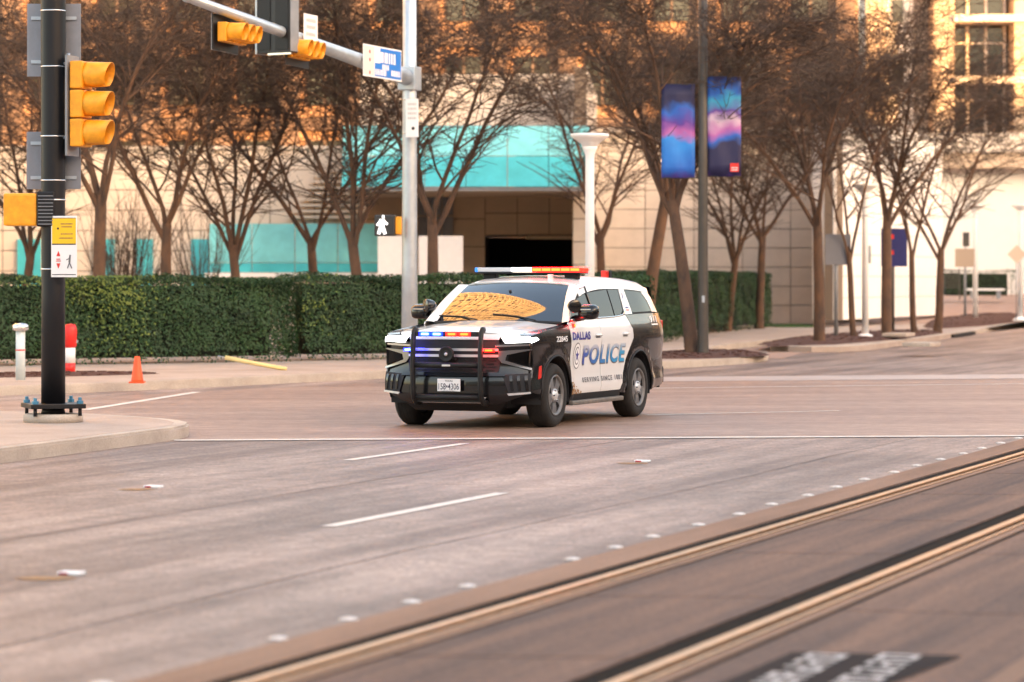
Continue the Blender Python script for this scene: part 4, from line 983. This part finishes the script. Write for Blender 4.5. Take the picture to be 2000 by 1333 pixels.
for py in (125, 270): 
    z = at(0, py, bp.y).z - .154; tubeobj('bracket_arm', M['galv'], rail_, [(.12, -.05, z), (.34, -.07, z)], .018, 6)
ys = bp.y - .05
h1 = signal('traffic_signal', 'yellow three-section signal strapped to the black pole', at(158, 204, ys), APX + .12, plate=False)
box('back_panel', M['grey'], h1, -.125, -.10, -.19, .19, -.62, .58)
def back_plate(label, x0, x1, y0, y1, Y):
    a, c = at(x0, y1, Y), at(x1, y0, Y); w, h = c.x - a.x, c.z - a.z
    o = box('sign_back', M['alu'], None, -w / 2, w / 2, -.006, .006, -h / 2, h / 2, .002, loc=((a + c) / 2)); tag(o, label, 'sign', 'sign backs on the black pole')
    for z in (-h * .3, h * .3): box('stiffener', M['galv'], o, -w * .42, w * .42, -.03, -.0065, z - .02, z + .02)
    return o
M['alu'] = mat('dull_aluminium', (.24, .25, .28), .45, .5, var=.12, scale=3)
back_plate('upper dull aluminium sign back mounted high behind the black pole', 53, 158, 8, 150, bp.y + .2)
back_plate('lower dull aluminium sign back behind the black pole, under the yellow signal', 52, 158, 258, 370, bp.y + .2)
pd = empty('pedestrian_signal', at(42, 410, bp.y - .02), APX + math.pi / 2 + .25); tag(pd, 'yellow pedestrian signal box seen from behind on the black pole', 'pedestrian signal')
box('housing', M['yellow'], pd, -.09, .12, -.215, .21, -.195, .195, .03, rotz(-math.pi / 2 + .2) @ Matrix.Identity(4)) if False else None
box('housing', M['yellow'], pd, -.20, .20, -.12, .12, -.195, .195, .03, rotz(-(APX + math.pi / 2 + .25)))
box('clamshell', M['black'], pd, .203, .41, -.14, .14, -.205, .215, .02, rotz(-(APX + math.pi / 2 + .25)))
for k in range(9): box('hood_louvre', M['grey'], pd, .22, .40, -.146, -.1405, -.18 + k * .042, -.17 + k * .042, 0, rotz(-(APX + math.pi / 2 + .25)))
# push-button sign
def plate_sign(name, label, o, xdir, w, h, m, cat='sign', t=.006, group=None):
    s_ = empty(name, (0, 0, 0)); tag(s_, label, cat, group); s_.matrix_world = frame(o, xdir)
    box('plate', m, s_, -w / 2, w / 2, -h / 2, h / 2, -t, 0, .002); return s_
M['signyel'] = mat('sign_yellow', (.85, .50, .01), .45, var=.05); M['signred'] = mat('sign_red', (.65, .02, .015), .45); M['signwhite'] = mat('sign_white', (.76, .76, .77), .45, var=.03)
M['signblack'] = mat('sign_black', (.02, .02, .02), .5); M['signblue'] = mat('sign_blue', (.012, .17, .60), .45, var=.05)
sg_ = plate_sign('push_button_sign', 'small yellow over white crossing sign with red arrows', at(125, 482, bp.y - .19), (1, -.22, 0), .325, .73, M['signwhite'])
box('yellow_panel', M['signyel'], sg_, -.15, .15, .035, .335, .001, .003); box('border', M['signblack'], sg_, -.15, .15, .022, .034, .001, .003); box('border', M['signblack'], sg_, -.15, .15, -.338, -.33, .001, .003)
box('border', M['signblack'], sg_, -.15, .15, .336, .342, .001, .003)
for pts in (((-.095, -.115), (-.045, -.115), (-.07, -.05)), ((-.095, -.20), (-.045, -.20), (-.07, -.265))):
    bm = bmesh.new(); bm.faces.new([bm.verts.new((*p, .003)) for p in pts]); finish(bm, 'arrow', M['signred'], sg_)
I4 = Matrix.Identity(4)
worn_rows(sg_, M['stain'], [(.27, -.04, .11, .016), (.235, -.03, .10, .016), (.15, -.04, .11, .016), (.10, -.06, .11, .016)], 6)
worn_rows(sg_, M['signred'], [(-.150, -.095, -.045, .014), (-.172, -.1, -.04, .012)], 7)
latheobj('hand_mark', M['signblack'], sg_, [(.014, .001), (.014, .0035), (.0005, .0035)], 10, M=Matrix.Translation((-.075, .215, 0)))
bm = bmesh.new()
for a, b, r_ in (((.08, -.10, .003), (.075, -.13, .003), .012), ((.075, -.13, .003), (.07, -.19, .003), .014), ((.07, -.19, .003), (.045, -.26, .003), .008), ((.07, -.19, .003), (.10, -.26, .003), .008), ((.075, -.14, .003), (.03, -.16, .003), .006)): tube(bm, [a, b], r_, 5)
for v in bm.verts: v.co.z = .003 + (v.co.z - .003) * .05
finish(bm, 'walker_mark', M['greyvin'], sg_)
# ---- galvanised mast pole with arm
mb = Vector((-2.0, 57.3, .154)); mb.x = (800 - 1000) / F * 57.3
mast = empty('mast_pole', mb); tag(mast, 'tall grey galvanised mast pole with long signal arm in front of the hedge', 'signal pole')
latheobj('shaft', M['galv'], mast, [(.165, 0), (.15, 2), (.14, 5), (.125, 9.5)], 28)
box('base_plate', M['galv'], mast, -.28, .28, -.28, .28, 0, .05, .006)
zA = at(790, 152, 57).z; A0 = Vector((mb.x, mb.y, zA)); A1 = A0 - S * 9.6; A1.z = zA + .72
tubeobj('mast_arm', M['galv'], mast, [(A0 - mb) + (A1 - A0) * t for t in (0.015, .1, .3, .6, 1.0)], [.155, .15, .125, .10, .075], 20)
box('arm_flange', M['galv'], mast, -.18, .18, -.18, .18, zA - .154 - .23, zA - .154 + .23, .02, rotz(-SA)) 
latheobj('arm_cap', M['galv'], mast, [(.085, -.03), (.085, .03), (.0005, .04)], 16, M=Matrix.Translation(A1 - mb) @ (-S).to_track_quat('Z', 'Y').to_matrix().to_4x4())
def arm(px_frac): return A0 + (A1 - A0) * px_frac
def armk(k): return arm(k / 9.6)
signal('traffic_signal', 'yellow sideways signal at the tip of the mast arm', armk(7.9) + Vector((0, 0, -.34)), APX + .10, True, plate=False)
bk = box('signal_backplate', M['black'], None, -.02, 0, -.62, .62, -.30, .30, 0, loc=armk(7.9) + Vector((0, 0, -.34)) - P_ * .12, rot=(0, 0, APX + .1)); tag(bk, 'dark backplate behind the sideways yellow signal', 'backplate')
box('rim', M['grey'], bk, -.03, -.02, -.63, .63, -.31, .31)
signal('traffic_signal', 'yellow framed signal with dark lenses below the black sign box', armk(5.25) + Vector((0, 0, -.22)), APX + .10, True, plate=True)
so_ = empty('blank_out_sign', armk(5.75) + Vector((.0, 0, .27)) - P_ * .16, -.55); tag(so_, 'tall black blank-out sign box on the mast arm', 'sign')
box('housing', M['signblack'], so_, -.36, .36, -.12, .14, -.62, .75, .015); box('side_panel', M['grey'], so_, .361, .375, -.11, .13, -.60, .73, .002)
box('face', M['black'], so_, -.33, -.06, -.135, -.121, -.57, .72, .004); box('face', M['black'], so_, .05, .33, -.135, -.121, -.57, .72, .004); box('trim', M['galv'], so_, -.38, -.345, -.14, .15, -.63, .76, .004)
box('ledge', M['strap'], so_, -.1, .40, -.15, -.12, -.66, -.625)
ws_ = plate_sign('lane_sign', 'white sign with black lettering standing above the mast arm', at(607, 57, 52.6), -S + Vector((-.0, 0, 0)), .60, .52, M['signwhite']) if False else plate_sign('lane_sign', 'white sign with black lettering standing above the mast arm', at(607, 57, 52.6), S * -1 + P_ * 0, .60, .52, M['signwhite'])
ws_.matrix_world = frame(at(607, 57, 52.6), S)
M['faded'] = mat('faded_grey', (.50, .50, .50), .5)
worn_rows(ws_, M['faded'], [(.15, -.2, .22, .06), (.03, -.18, .2, .06), (-.1, -.2, .2, .06)], 1)
k0 = armk(1.75); ss = plate_sign('street_sign', 'blue and white street name sign hung on the mast arm', k0 + P_ * .17 + Vector((0, 0, .05)), S, 1.86, .60, M['signwhite'])
box('blue_panel', M['signblue'], ss, -.12, .90, -.27, .27, .001, .003); box('blue_panel', M['signblue'], ss, -.38, -.121, -.27, -.02, .001, .003)
box('pale_strip', mat('pale_pink', (.72, .60, .58), .5), ss, -.90, -.42, -.27, .27, .001, .003)
for y in (.17, .02, -.22): latheobj('red_mark', M['signred'], ss, [(.035, .003), (.035, .0045), (.0005, .0045)], 10, M=Matrix.Translation((-.62, y, 0)))
worn_rows(ss, M['signwhite'], [(.10, -.12, .62, .20), (-.08, -.02, .30, .10), (-.19, -.36, .18, .11), (-.17, .42, .86, .11)], 2)
ps = plate_sign('pole_sign', 'narrow white sign with black dot on the grey mast pole', at(805, 231, 57.0), (1, -.18, 0), .25, .74, M['signwhite'])
worn_rows(ps, M['faded'], [(.27 - .09 * k, -.085, .085, .045) for k in range(4)], 3)
latheobj('dot', M['signblack'], ps, [(.033, .001), (.033, .004), (.0005, .004)], 14, M=Matrix.Translation((.02, -.20, 0)))
for py in (196, 262): 
    z = at(0, py, 57.3).z - .154; latheobj('strap', M['strap'], mast, [(.146, z - .008), (.15, z - .008), (.15, z + .008), (.146, z + .008)], 24)
pw = empty('pedestrian_signal', at(754, 441, 57.0), -.12); tag(pw, 'black pedestrian signal showing the white walking figure', 'pedestrian signal')
box('housing', M['signblack'], pw, -.215, .19, -.10, .10, -.205, .205, .03); box('bracket', M['yellow'], pw, .19, .30, -.05, .09, -.17, .17, .015)
M['walk_lit'] = mat('walk_lit', (.8, .8, .8), .3, emit=(1, .98, .95), es=.3)
bm = bmesh.new()
for a, b, r0, r1 in (((-.06, .165), (-.02, .165), .032, .032), ((-.06, .12), (-.07, -.02), .05, .055), ((-.07, 0), (-.13, -.165), .035, .03), ((-.06, 0), (.0, -.165), .035, .03), ((-.05, .10), (.045, .02), .026, .02), ((-.08, .10), (-.16, .0), .026, .022)): tube(bm, [(a[0], -.11, a[1]), (b[0], -.11, b[1])], [r0, r1], 8)
for v in bm.verts: v.co.y = -.104 + (v.co.y + .11) * .06
finish(bm, 'walking_figure', M['walk_lit'], pw)
# ---- white lamp posts
def lamp(px, ytop, Y, label, z0=.154):
    base = Vector(((px - 1000) / F * Y, Y, z0)); H = at(px, ytop, Y).z - z0
    l = empty('street_lamp', base); tag(l, label, 'street lamp', 'white bowl street lamps')
    latheobj('base', M['white'], l, [(.30, 0), (.29, .05), (.20, .12), (.13, .16), (.0005, .16)], 24)
    latheobj('post', M['white'], l, [(.10, .15), (.088, H - .55), (.092, H - .42), (.13, H - .32), (.158, H - .25)], 24)
    latheobj('bowl', M['white'], l, [(.158, H - .25), (.17, H - .205), (.25, H - .14), (.37, H - .065), (.385, H - .03), (.38, H), (.36, H - .005), (.18, H - .15), (.0005, H - .17)], 32)
lamp(1152, 262, 58.5, 'white street lamp with flared bowl standing behind the police car')
lamp(1690, 360, 84.5, 'white street lamp with flared bowl in the mulch between thin kerbside trees')
lamp(1905, 400, 113, 'white street lamp with flared bowl beside the tan sign back', .25)
lamp(1993, 400, 116, 'white street lamp with flared bowl at the far end of the mulch', .25)
# ---- banner pole
def banner_mat(name, stops, seed):
    m = bpy.data.materials.new(name); m.use_nodes = True; t = m.node_tree; b = t.nodes['Principled BSDF']; b.inputs['Roughness'].default_value = .6
    tc = t.nodes.new('ShaderNodeTexCoord'); nz = t.nodes.new('ShaderNodeTexNoise'); nz.inputs['Scale'].default_value = 2.2; nz.inputs['Detail'].default_value = 2; nz.noise_dimensions = '4D'; nz.inputs['W'].default_value = seed
    t.links.new(tc.outputs['Object'], nz.inputs['Vector']); sp = t.nodes.new('ShaderNodeSeparateXYZ'); t.links.new(tc.outputs['Object'], sp.inputs[0])
    ad = t.nodes.new('ShaderNodeMath'); ad.operation = 'MULTIPLY_ADD'; ad.inputs[1].default_value = .9; t.links.new(nz.outputs['Fac'], ad.inputs[0]); t.links.new(sp.outputs['Z'], ad.inputs[2])
    mr = t.nodes.new('ShaderNodeMapRange'); mr.inputs['From Min'].default_value = .35; mr.inputs['From Max'].default_value = 2.65; t.links.new(ad.outputs[0], mr.inputs['Value'])
    rp = t.nodes.new('ShaderNodeValToRGB'); el = rp.color_ramp.elements
    el[0].position, el[0].color = stops[0][0], (*stops[0][1], 1); el[1].position, el[1].color = stops[-1][0], (*stops[-1][1], 1)
    for p, c in stops[1:-1]: e = el.new(p); e.color = (*c, 1)
    t.links.new(mr.outputs[0], rp.inputs[0]); t.links.new(rp.outputs[0], b.inputs['Base Color']); return m
BL, PK, PU, NV, CY = (.012, .10, .45), (.36, .10, .34), (.09, .03, .26), (.012, .012, .06), (.02, .28, .48)
bpo = G(1373, 693, .2); bpo.z = .16
pol = empty('banner_pole', bpo); tag(pol, 'dark bronze pole with two purple and blue banners', 'banner pole')
latheobj('shaft', M['bronze'], pol, [(.15, 0), (.13, .1), (.12, .5), (.105, 4), (.095, 9.5)], 20)
Yb = bpo.y
for nm, x0, x1, yt, yb, stops, sd in (('banner', 1292, 1357, 165, 348, [(0, PU), (.12, BL), (.38, (.02, .22, .66)), (.47, PK), (.58, PU), (.7, BL), (.8, NV), (1, NV)], 1.0), ('banner', 1381, 1447, 150, 345, [(0, PU), (.1, NV), (.3, NV), (.38, BL), (.48, PK), (.6, (.5, .38, .5)), (.68, PU), (.78, CY), (.86, BL), (1, NV)], 5.3)):
    a, b = at(x0, yb, Yb), at(x1, yt, Yb); w, h = b.x - a.x, b.z - a.z
    bm = bmesh.new(); n = 8; rows = [[bm.verts.new((w * i / n, .02 * math.sin(i * 1.1 + j), h * j / n)) for i in range(n + 1)] for j in range(n + 1)]
    for j in range(n):
        for i in range(n): bm.faces.new((rows[j][i], rows[j][i + 1], rows[j + 1][i + 1], rows[j + 1][i]))
    bn = finish(bm, nm, banner_mat('banner_print', stops, sd), pol, True, loc=(a.x - bpo.x, -.02, a.z - bpo.z))
    md = bn.modifiers.new('thickness', 'SOLIDIFY'); md.thickness = .004
    for zz in (0, h):
        x_in = bpo.x - .05 if x0 < 1370 else bpo.x + .05; xo = a.x if x0 < 1370 else b.x
        tubeobj('banner_arm', M['bronze'], pol, [(x_in - bpo.x, 0, a.z + zz - bpo.z), (xo - bpo.x, 0, a.z + zz - bpo.z)], .014, 6)
    if x0 > 1370:
        box('red_label', M['signred'], bn, w * .68, w * .93, -.045, -.04, h * .045, h * .13)
        for k_ in range(2): box('label_line', M['signwhite'], bn, w * .71, w * .9, -.048, -.0455, h * (.06 + .022 * k_), h * (.067 + .022 * k_))
box('junction_cover', M['galv'], pol, -.03, .03, -.125, -.105, 1.2, 1.35)
# ---- marker posts, cone, yellow guy guard
def gp(px, py): v = G(px, py, .16); v.z = .155; return v
mk = empty('marker_post', gp(40, 742)); tag(mk, 'pale marker post with a chrome cap', 'marker post')
latheobj('tube', mat('pale_post', (.55, .62, .63), .5, var=.08), mk, [(.085, 0), (.08, .5), (.08, .84), (.0005, .84)], 18); latheobj('cap', M['strap'], mk, [(.125, .84), (.14, .87), (.14, .93), (.10, .96), (.0005, .97)], 18)
latheobj('band', M['signred'], mk, [(.0805, .50), (.0835, .50), (.0835, .52), (.0805, .52)], 18)
mk = empty('pipeline_marker', gp(137, 728)); tag(mk, 'red and white utility marker post beside the black pole', 'marker post')
latheobj('base', M['signred'], mk, [(.095, 0), (.095, .18)], 18); latheobj('middle', M['signwhite'], mk, [(.095, .181), (.095, .46)], 18)
latheobj('cap', M['signred'], mk, [(.095, .461), (.12, .5), (.125, .80), (.10, .88), (.0005, .90)], 18); box('latch', M['strap'], mk, .11, .15, -.03, .03, .55, .6)
cn = empty('traffic_cone', gp(268, 748)); tag(cn, 'small orange traffic cone on the mulch edge', 'cone')
M['cone'] = mat('cone_orange', (.85, .085, .01), .5, var=.06); box('base', M['cone'], cn, -.125, .125, -.125, .125, 0, .03, .01); latheobj('body', M['cone'], cn, [(.105, .03), (.10, .05), (.045, .43), (.04, .44), (.0005, .44)], 20)
gw = empty('guy_wire_guard', gp(563, 722)); tag(gw, 'leaning yellow guy-wire guard in front of the hedge', 'guy guard')
q = at(487, 686, 60.5) - gw.location; M['gyel'] = mat('guard_yellow', (.72, .56, .24), .5, var=.06)
tubeobj('tube', M['gyel'], gw, [(0, -.35, .02), (q.x * .5, -.35, q.z * .52), (q.x, -.35, q.z)], .042, 10); tubeobj('wire', M['galv'], gw, [(q.x, -.35, q.z), (q.x * 1.12, -.35, q.z * 1.12)], .008, 5)
# ---- signs and small things by the white wing
def post_sign(name, label, px, ybase, Y, x0, x1, y0, y1, m, pm, pr=.04, z0=.16, cat='sign'):
    b = Vector(((px - 1000) / F * Y, Y, z0)); o = empty(name, b); tag(o, label, cat)
    H = at(px, y0, Y).z - z0; tubeobj('post', pm, o, [(0, 0, 0), (0, 0, H - .02)], pr, 8)
    a, c = at(x0, y1, Y), at(x1, y0, Y); box('plate', m, o, a.x - b.x, c.x - b.x, -pr - .03, -pr - .006, a.z - z0, c.z - z0, .006); return o
M['signgrey'] = mat('slate_sign', (.16, .165, .19), .5, var=.05); M['navyban'] = mat('navy_banner', (.012, .016, .13), .6, var=.1)
post_sign('grey_sign', 'square slate grey sign on a grey post', 1633, 662, 84, 1611, 1661, 458, 518, M['signgrey'], M['grey'], .06)
pb_ = post_sign('parking_sign', 'narrow pale sign on the thin white post', 1692, 650, 96, 1684, 1701, 480, 515, M['galv'], M['white'], .03)
nb = post_sign('navy_banner', 'navy blue banner behind a kerbside tree trunk', 1741, 645, 93, 1720, 1771, 447, 521, M['navyban'], M['bronze'], .1)
for zz in (3.0, 2.5): box('red_print', M['signred'], nb, -.12, .06, -.138, -.1305, zz, zz + .14)
post_sign('tan_sign', 'back of a tan square sign on a thin post', 1884, 620, 112, 1865, 1903, 486, 522, mat('tan_back', (.36, .28, .21), .6), M['grey'], .03, .3)
post_sign('dark_sign', 'small dark sign above the tan sign', 1886, 620, 112.4, 1880, 1893, 454, 482, M['bronze'], M['grey'], .03, .3)
ar = post_sign('arrow_sign', 'pale pink diamond warning sign on the lamp post', 1985, 620, 115, 1984, 1986, 484, 512, M['grey'], M['grey'], .02, .3)
bm = bmesh.new(); c = at(1986, 497, 114.9) - ar.location
bx(bm, -.26, .26, -.01, .01, -.26, .26, 0, Matrix.Translation(c) @ Matrix.Rotation(R(45), 4, 'Y')); finish(bm, 'diamond', mat('pale_sign', (.60, .44, .34), .6), ar)
bn = empty('bench', (*at(1925, 566, 136)[:2], 1.0)); tag(bn, 'pale concrete bench before the small far hedge', 'bench')
box('seat', M['white'], bn, -.85, .85, -.22, .22, .38, .47, .01)
for x in (-.6, .6): box('leg', M['grey'], bn, x - .08, x + .08, -.18, .18, 0, .379)
fn = empty('railing', (*at(1852, 540, 135)[:2], .95)); tag(fn, 'dark slatted railing beside the white wing', 'railing')
for k in range(7): box('rail', M['bronze'], fn, -.3, .55, -.02, .02, .55 + k * .13, .60 + k * .13)
for x in (-.3, .5): box('post', M['bronze'], fn, x, x + .05, .021, .06, 0, 1.45)
for (px, py) in ((1755, 660), (1800, 680)):
    st = box('stepping_stone', M['kerb'], None, -.35, .35, -.6, .6, 0, .10, .02, loc=G(px, py, .2) + Vector((0, 0, .04)), rot=(0, 0, -SA)); tag(st, 'flat pale stone slab set in the mulch ' + ('beside the navy banner trunk' if px == 1755 else 'at the kerb edge of the long bed'), 'stone slab')
# ================================================================ the gold-screened curved tower that the windscreen mirrors
M['gold'] = mat('gold_screen', (.80, .70, .50), .5, .1); M['towerwall'] = mat('tower_wall', (.44, .38, .25), .7, var=.06, scale=.1)
tw_ = empty('curved_tower'); tag(tw_, 'tall curved tower with gold lattice facade, mirrored in the windscreen', 'building')
TC, TR, TH = Vector((-43, 85, 0)), 23.0, 165.0
def tpt(a, z, r=TR): return Vector((TC.x + r * math.cos(a), TC.y + r * .8 * math.sin(a), z))
bm = bmesh.new(); n = 40; rg = [[bm.verts.new(tpt(R(-150 + 240 * k / n), z)) for k in range(n + 1)] for z in (0, TH)]
for k in range(n): bm.faces.new((rg[0][k], rg[0][k + 1], rg[1][k + 1], rg[1][k]))
bm.faces.new(rg[1]); bmesh.ops.recalc_face_normals(bm, faces=bm.faces[:]); finish(bm, 'wall', M['towerwall'], tw_)
wme = None; rr = random.Random(9)
for j in range(37):
    for k in range(30):
        if rr.random() < .45: continue
        a = R(-85 + 5 * k); p = tpt(a, 8 + j * 3.8, TR + .12)
        if wme is None:
            bm = bmesh.new(); bx(bm, -.8, .8, -.05, .05, 0, 1.9); wme = bpy.data.meshes.new('window'); bm.to_mesh(wme); bm.free(); wme.materials.append(M['apglass'])
        if len([1]) and (j * 30 + k) % 3 != 2: mobj('window', wme, None, tw_, p, (0, 0, a + math.pi / 2))
for j in range(27):
    tubeobj('band', M['gold'], tw_, [tpt(R(-120 + 6 * k), 8 + j * 5.3 + 2.0 * math.sin(k * .15), TR + .5) for k in range(34)], .28, 5)
for k in range(26):
    a = R(-110 + 7 * k); tubeobj('rib', M['gold'], tw_, [tpt(a + .10 * math.sin(z * .03), z, TR + .5) for z in range(4, 151, 8)], .20, 5)
# ================================================================ bare trees
def tube_raw(V, Fc, pts, r0, r1, n=3):
    N = len(pts); base = len(V)
    for i, p in enumerate(pts):
        d = (pts[min(i + 1, N - 1)] - pts[max(i - 1, 0)]); 
        u = d.orthogonal().normalized(); w = d.cross(u).normalized(); r = r0 + (r1 - r0) * i / (N - 1)
        for k in range(n):
            a = 2 * math.pi * k / n; q = p + u * (math.cos(a) * r) + w * (math.sin(a) * r); V.append((q.x, q.y, q.z))
    for i in range(N - 1):
        for k in range(n):
            a = base + i * n + k; b = base + i * n + (k + 1) % n; Fc.append((a, b, b + n, a + n))
def grow(rng, p, d, L, nseg, wob, pull):
    pts = [p.copy()]; d = d.normalized()
    for i in range(nseg):
        d = (d + Vector((rng.gauss(0, wob), rng.gauss(0, wob), rng.gauss(0, wob) * .8)) + pull / nseg).normalized(); p = p + d * (L / nseg); pts.append(p.copy())
    return pts
def along(pts, t):
    f = t * (len(pts) - 1); i = min(int(f), len(pts) - 2); return pts[i].lerp(pts[i + 1], f - i), (pts[i + 1] - pts[i]).normalized()
def tree_meshes(seed, fork, nl, r0, spread=1.0, n2=14, n3=11, n4=8):
    rng = random.Random(seed); TV, TF, CV, CF = [], [], [], []
    tr = grow(rng, Vector((0, 0, -.1)), Vector((rng.gauss(0, .04), rng.gauss(0, .04), 1)), fork + .1, 6, .035, Vector((0, 0, .1)))
    tube_raw(TV, TF, tr, r0 * 1.15, r0 * .86, 12)
    fl = grow(rng, Vector((0, 0, -.1)), Vector((0, 0, 1)), .35, 2, 0, Vector()); tube_raw(TV, TF, fl, r0 * 1.5, r0 * 1.05, 12)
    a0 = rng.uniform(0, 6.28)
    for l in range(nl):
        az = a0 + 6.283 * l / nl + rng.gauss(0, .3); tilt = R(rng.uniform(8, 31)) * spread
        d = Vector((math.cos(az) * math.sin(tilt), math.sin(az) * math.sin(tilt), math.cos(tilt)))
        out = Vector((math.cos(az), math.sin(az), 0))
        st, _ = along(tr, rng.uniform(.82, 1.0))
        Ll = rng.uniform(5.2, 7.4); limb = grow(rng, st, d, Ll, 9, .07, out * rng.uniform(.15, .65)); tube_raw(TV, TF, limb, r0 * rng.uniform(.42, .58), .016, 7)
        for b in range(n2):
            t = .12 + .86 * (b + rng.random()) / n2; p, dl = along(limb, t)
            az2 = rng.uniform(0, 6.28); side_ = Vector((math.cos(az2), math.sin(az2), rng.uniform(.1, .75))); side_ = (side_ + out * .5).normalized()
            L2 = rng.uniform(1.5, 3.3) * (1.05 - .45 * t) * spread; br = grow(rng, p, dl * .55 + side_, L2, 5, .12, Vector((0, 0, -.1))); tube_raw(TV, TF, br, max(.012, .034 * (1.1 - t)), .008, 5)
            low = t < .38
            for c in range(n3 if not low else n3 // 2):
                t3 = .12 + .88 * (c + rng.random()) / n3; p3, d3 = along(br, t3); az3 = rng.uniform(0, 6.28)
                s3 = Vector((math.cos(az3), math.sin(az3), rng.gauss(.1, .35))); L3 = rng.uniform(.5, 1.3)
                tw = grow(rng, p3, d3 * .8 + s3 * .9, L3, 3, .10, Vector((0, 0, -.15))); tube_raw(CV, CF, tw, .0115, .006, 3)
                for e in range((n4 + 3 if t > .5 else n4) if not low else n4 // 3):
                    p4, d4 = along(tw, .1 + .9 * (e + rng.random()) / n4); az4 = rng.uniform(0, 6.28)
                    s4 = Vector((math.cos(az4), math.sin(az4), rng.gauss(0, .45))); tg = grow(rng, p4, d4 * .7 + s4, rng.uniform(.22, .62), 2, .10, Vector((0, 0, -.1))); tube_raw(CV, CF, tg, .0078, .0045, 3)
    out_ = []
    for nm, V, Fc, m_ in (('trunk', TV, TF, M['bark']), ('crown', CV, CF, M['twig'])):
        me = bpy.data.meshes.new(nm); me.from_pydata(V, [], Fc); me.materials.append(m_)
        me.polygons.foreach_set('use_smooth', [True] * len(me.polygons)); out_.append(me)
    return out_
kinds = [tree_meshes(11, 3.1, 4, .135), tree_meshes(23, 2.6, 5, .125), tree_meshes(37, 3.6, 5, .145), tree_meshes(41, 2.7, 4, .125, 1.15), tree_meshes(59, 2.5, 3, .085, .8, 9, 8, 6)]
spots = [  # px of the trunk, distance, kind, scale, turn, label
    (40, 78, 1, 1.0, .3, 'bare elm farthest along the hedge, half hidden by the black pole'),
    (190, 66, 2, 1.02, 1.2, 'bare elm with thick orange trunk beside the black pole'),
    (322, 72, 0, 1.0, 2.1, 'bare elm with dark forked trunk before the cream wall'),
    (472, 74, 1, 1.0, 4.4, 'bare elm with a slanting low limb before the teal glass'),
    (618, 79, 3, 1.05, .8, 'bare many-stemmed elm before the end of the teal glass'),
    (712, 72, 1, 1.12, 3.3, 'bare elm with splayed stems beside the grey mast pole'),
    (848, 71, 0, 1.05, 5.2, 'bare elm before the white boards and teal canopy'),
    (1176, 88, 0, 1.0, 1.0, 'bare elm just behind the white lamp by the garage'),
    (1258, 76, 2, 1.12, 2.6, 'large bare elm with reddish trunk behind the police car'),
    (1352, 65.6, 2, .98, 5.0, 'bare elm sharing the mulch bed with the banner pole'),
    (1420, 98, 1, 1.0, .4, 'bare elm behind the tall hedge, next to the banner pole'),
    (1483, 103, 0, 1.05, 3.0, 'bare elm behind the far end of the tall hedge'),
    (1600, 79, 2, .96, .7, 'bare kerbside elm before the slate grey sign'),
    (1668, 84, 4, 1.0, 1.9, 'thin young bare tree beside the white kerbside lamp'),
    (1732, 87, 2, 1.02, 3.9, 'bare kerbside elm with stout trunk before the navy banner'),
    (1786, 91, 4, 1.05, 2.2, 'slim young bare tree next to the navy banner'),
    (1831, 95, 3, 1.0, 4.6, 'last bare kerbside elm at the end of the white wing'),
]
for px, Y, k, s_, rot, lab in spots:
    t = empty('elm_tree' if k != 4 else 'young_tree', ((px - 1000) / F * Y, Y, .15), rot); tag(t, lab, 'tree', 'bare trees behind and beside the street')
    t.scale = (s_, s_, s_)
    mobj('trunk', kinds[k][0], None, t); mobj('crown', kinds[k][1], None, t)
# bare multi-stemmed shrubs by the wall
def shrub_mesh(seed):
    rng = random.Random(seed); V, Fc = [], []
    for i in range(26):
        az = rng.uniform(0, 6.28); ti = rng.uniform(.05, .4); d = Vector((math.cos(az) * ti, math.sin(az) * ti, 1)); p = Vector((math.cos(az) * .12, math.sin(az) * .12, 0))
        st = grow(rng, p, d, rng.uniform(2.8, 4.6), 6, .06, Vector((0, 0, .1))); tube_raw(V, Fc, st, .022, .006, 4)
        for j in range(9):
            q, dd = along(st, rng.uniform(.3, 1)); s2 = grow(rng, q, dd + Vector((rng.gauss(0, .5), rng.gauss(0, .5), .2)), rng.uniform(.4, 1.0), 3, .1, Vector()); tube_raw(V, Fc, s2, .008, .003, 3)
    me = bpy.data.meshes.new('stems'); me.from_pydata(V, [], Fc); me.materials.append(M['twig']); return me
for i, (px, Y, lab) in enumerate(((262, 88, 'bare many-stemmed shrub against the cream wall by the small teal window'), (398, 90, 'bare upright shrub between the forked elm and the teal glass'), (235, 84, 'bare twiggy shrub beside the orange trunk'))):
    o = empty('bare_shrub', ((px - 1000) / F * Y, Y, .15), i * 1.3); tag(o, lab, 'shrub', 'bare shrubs by the wall'); mobj('stems', shrub_mesh(70 + i), None, o)
bpy.context.view_layer.update()
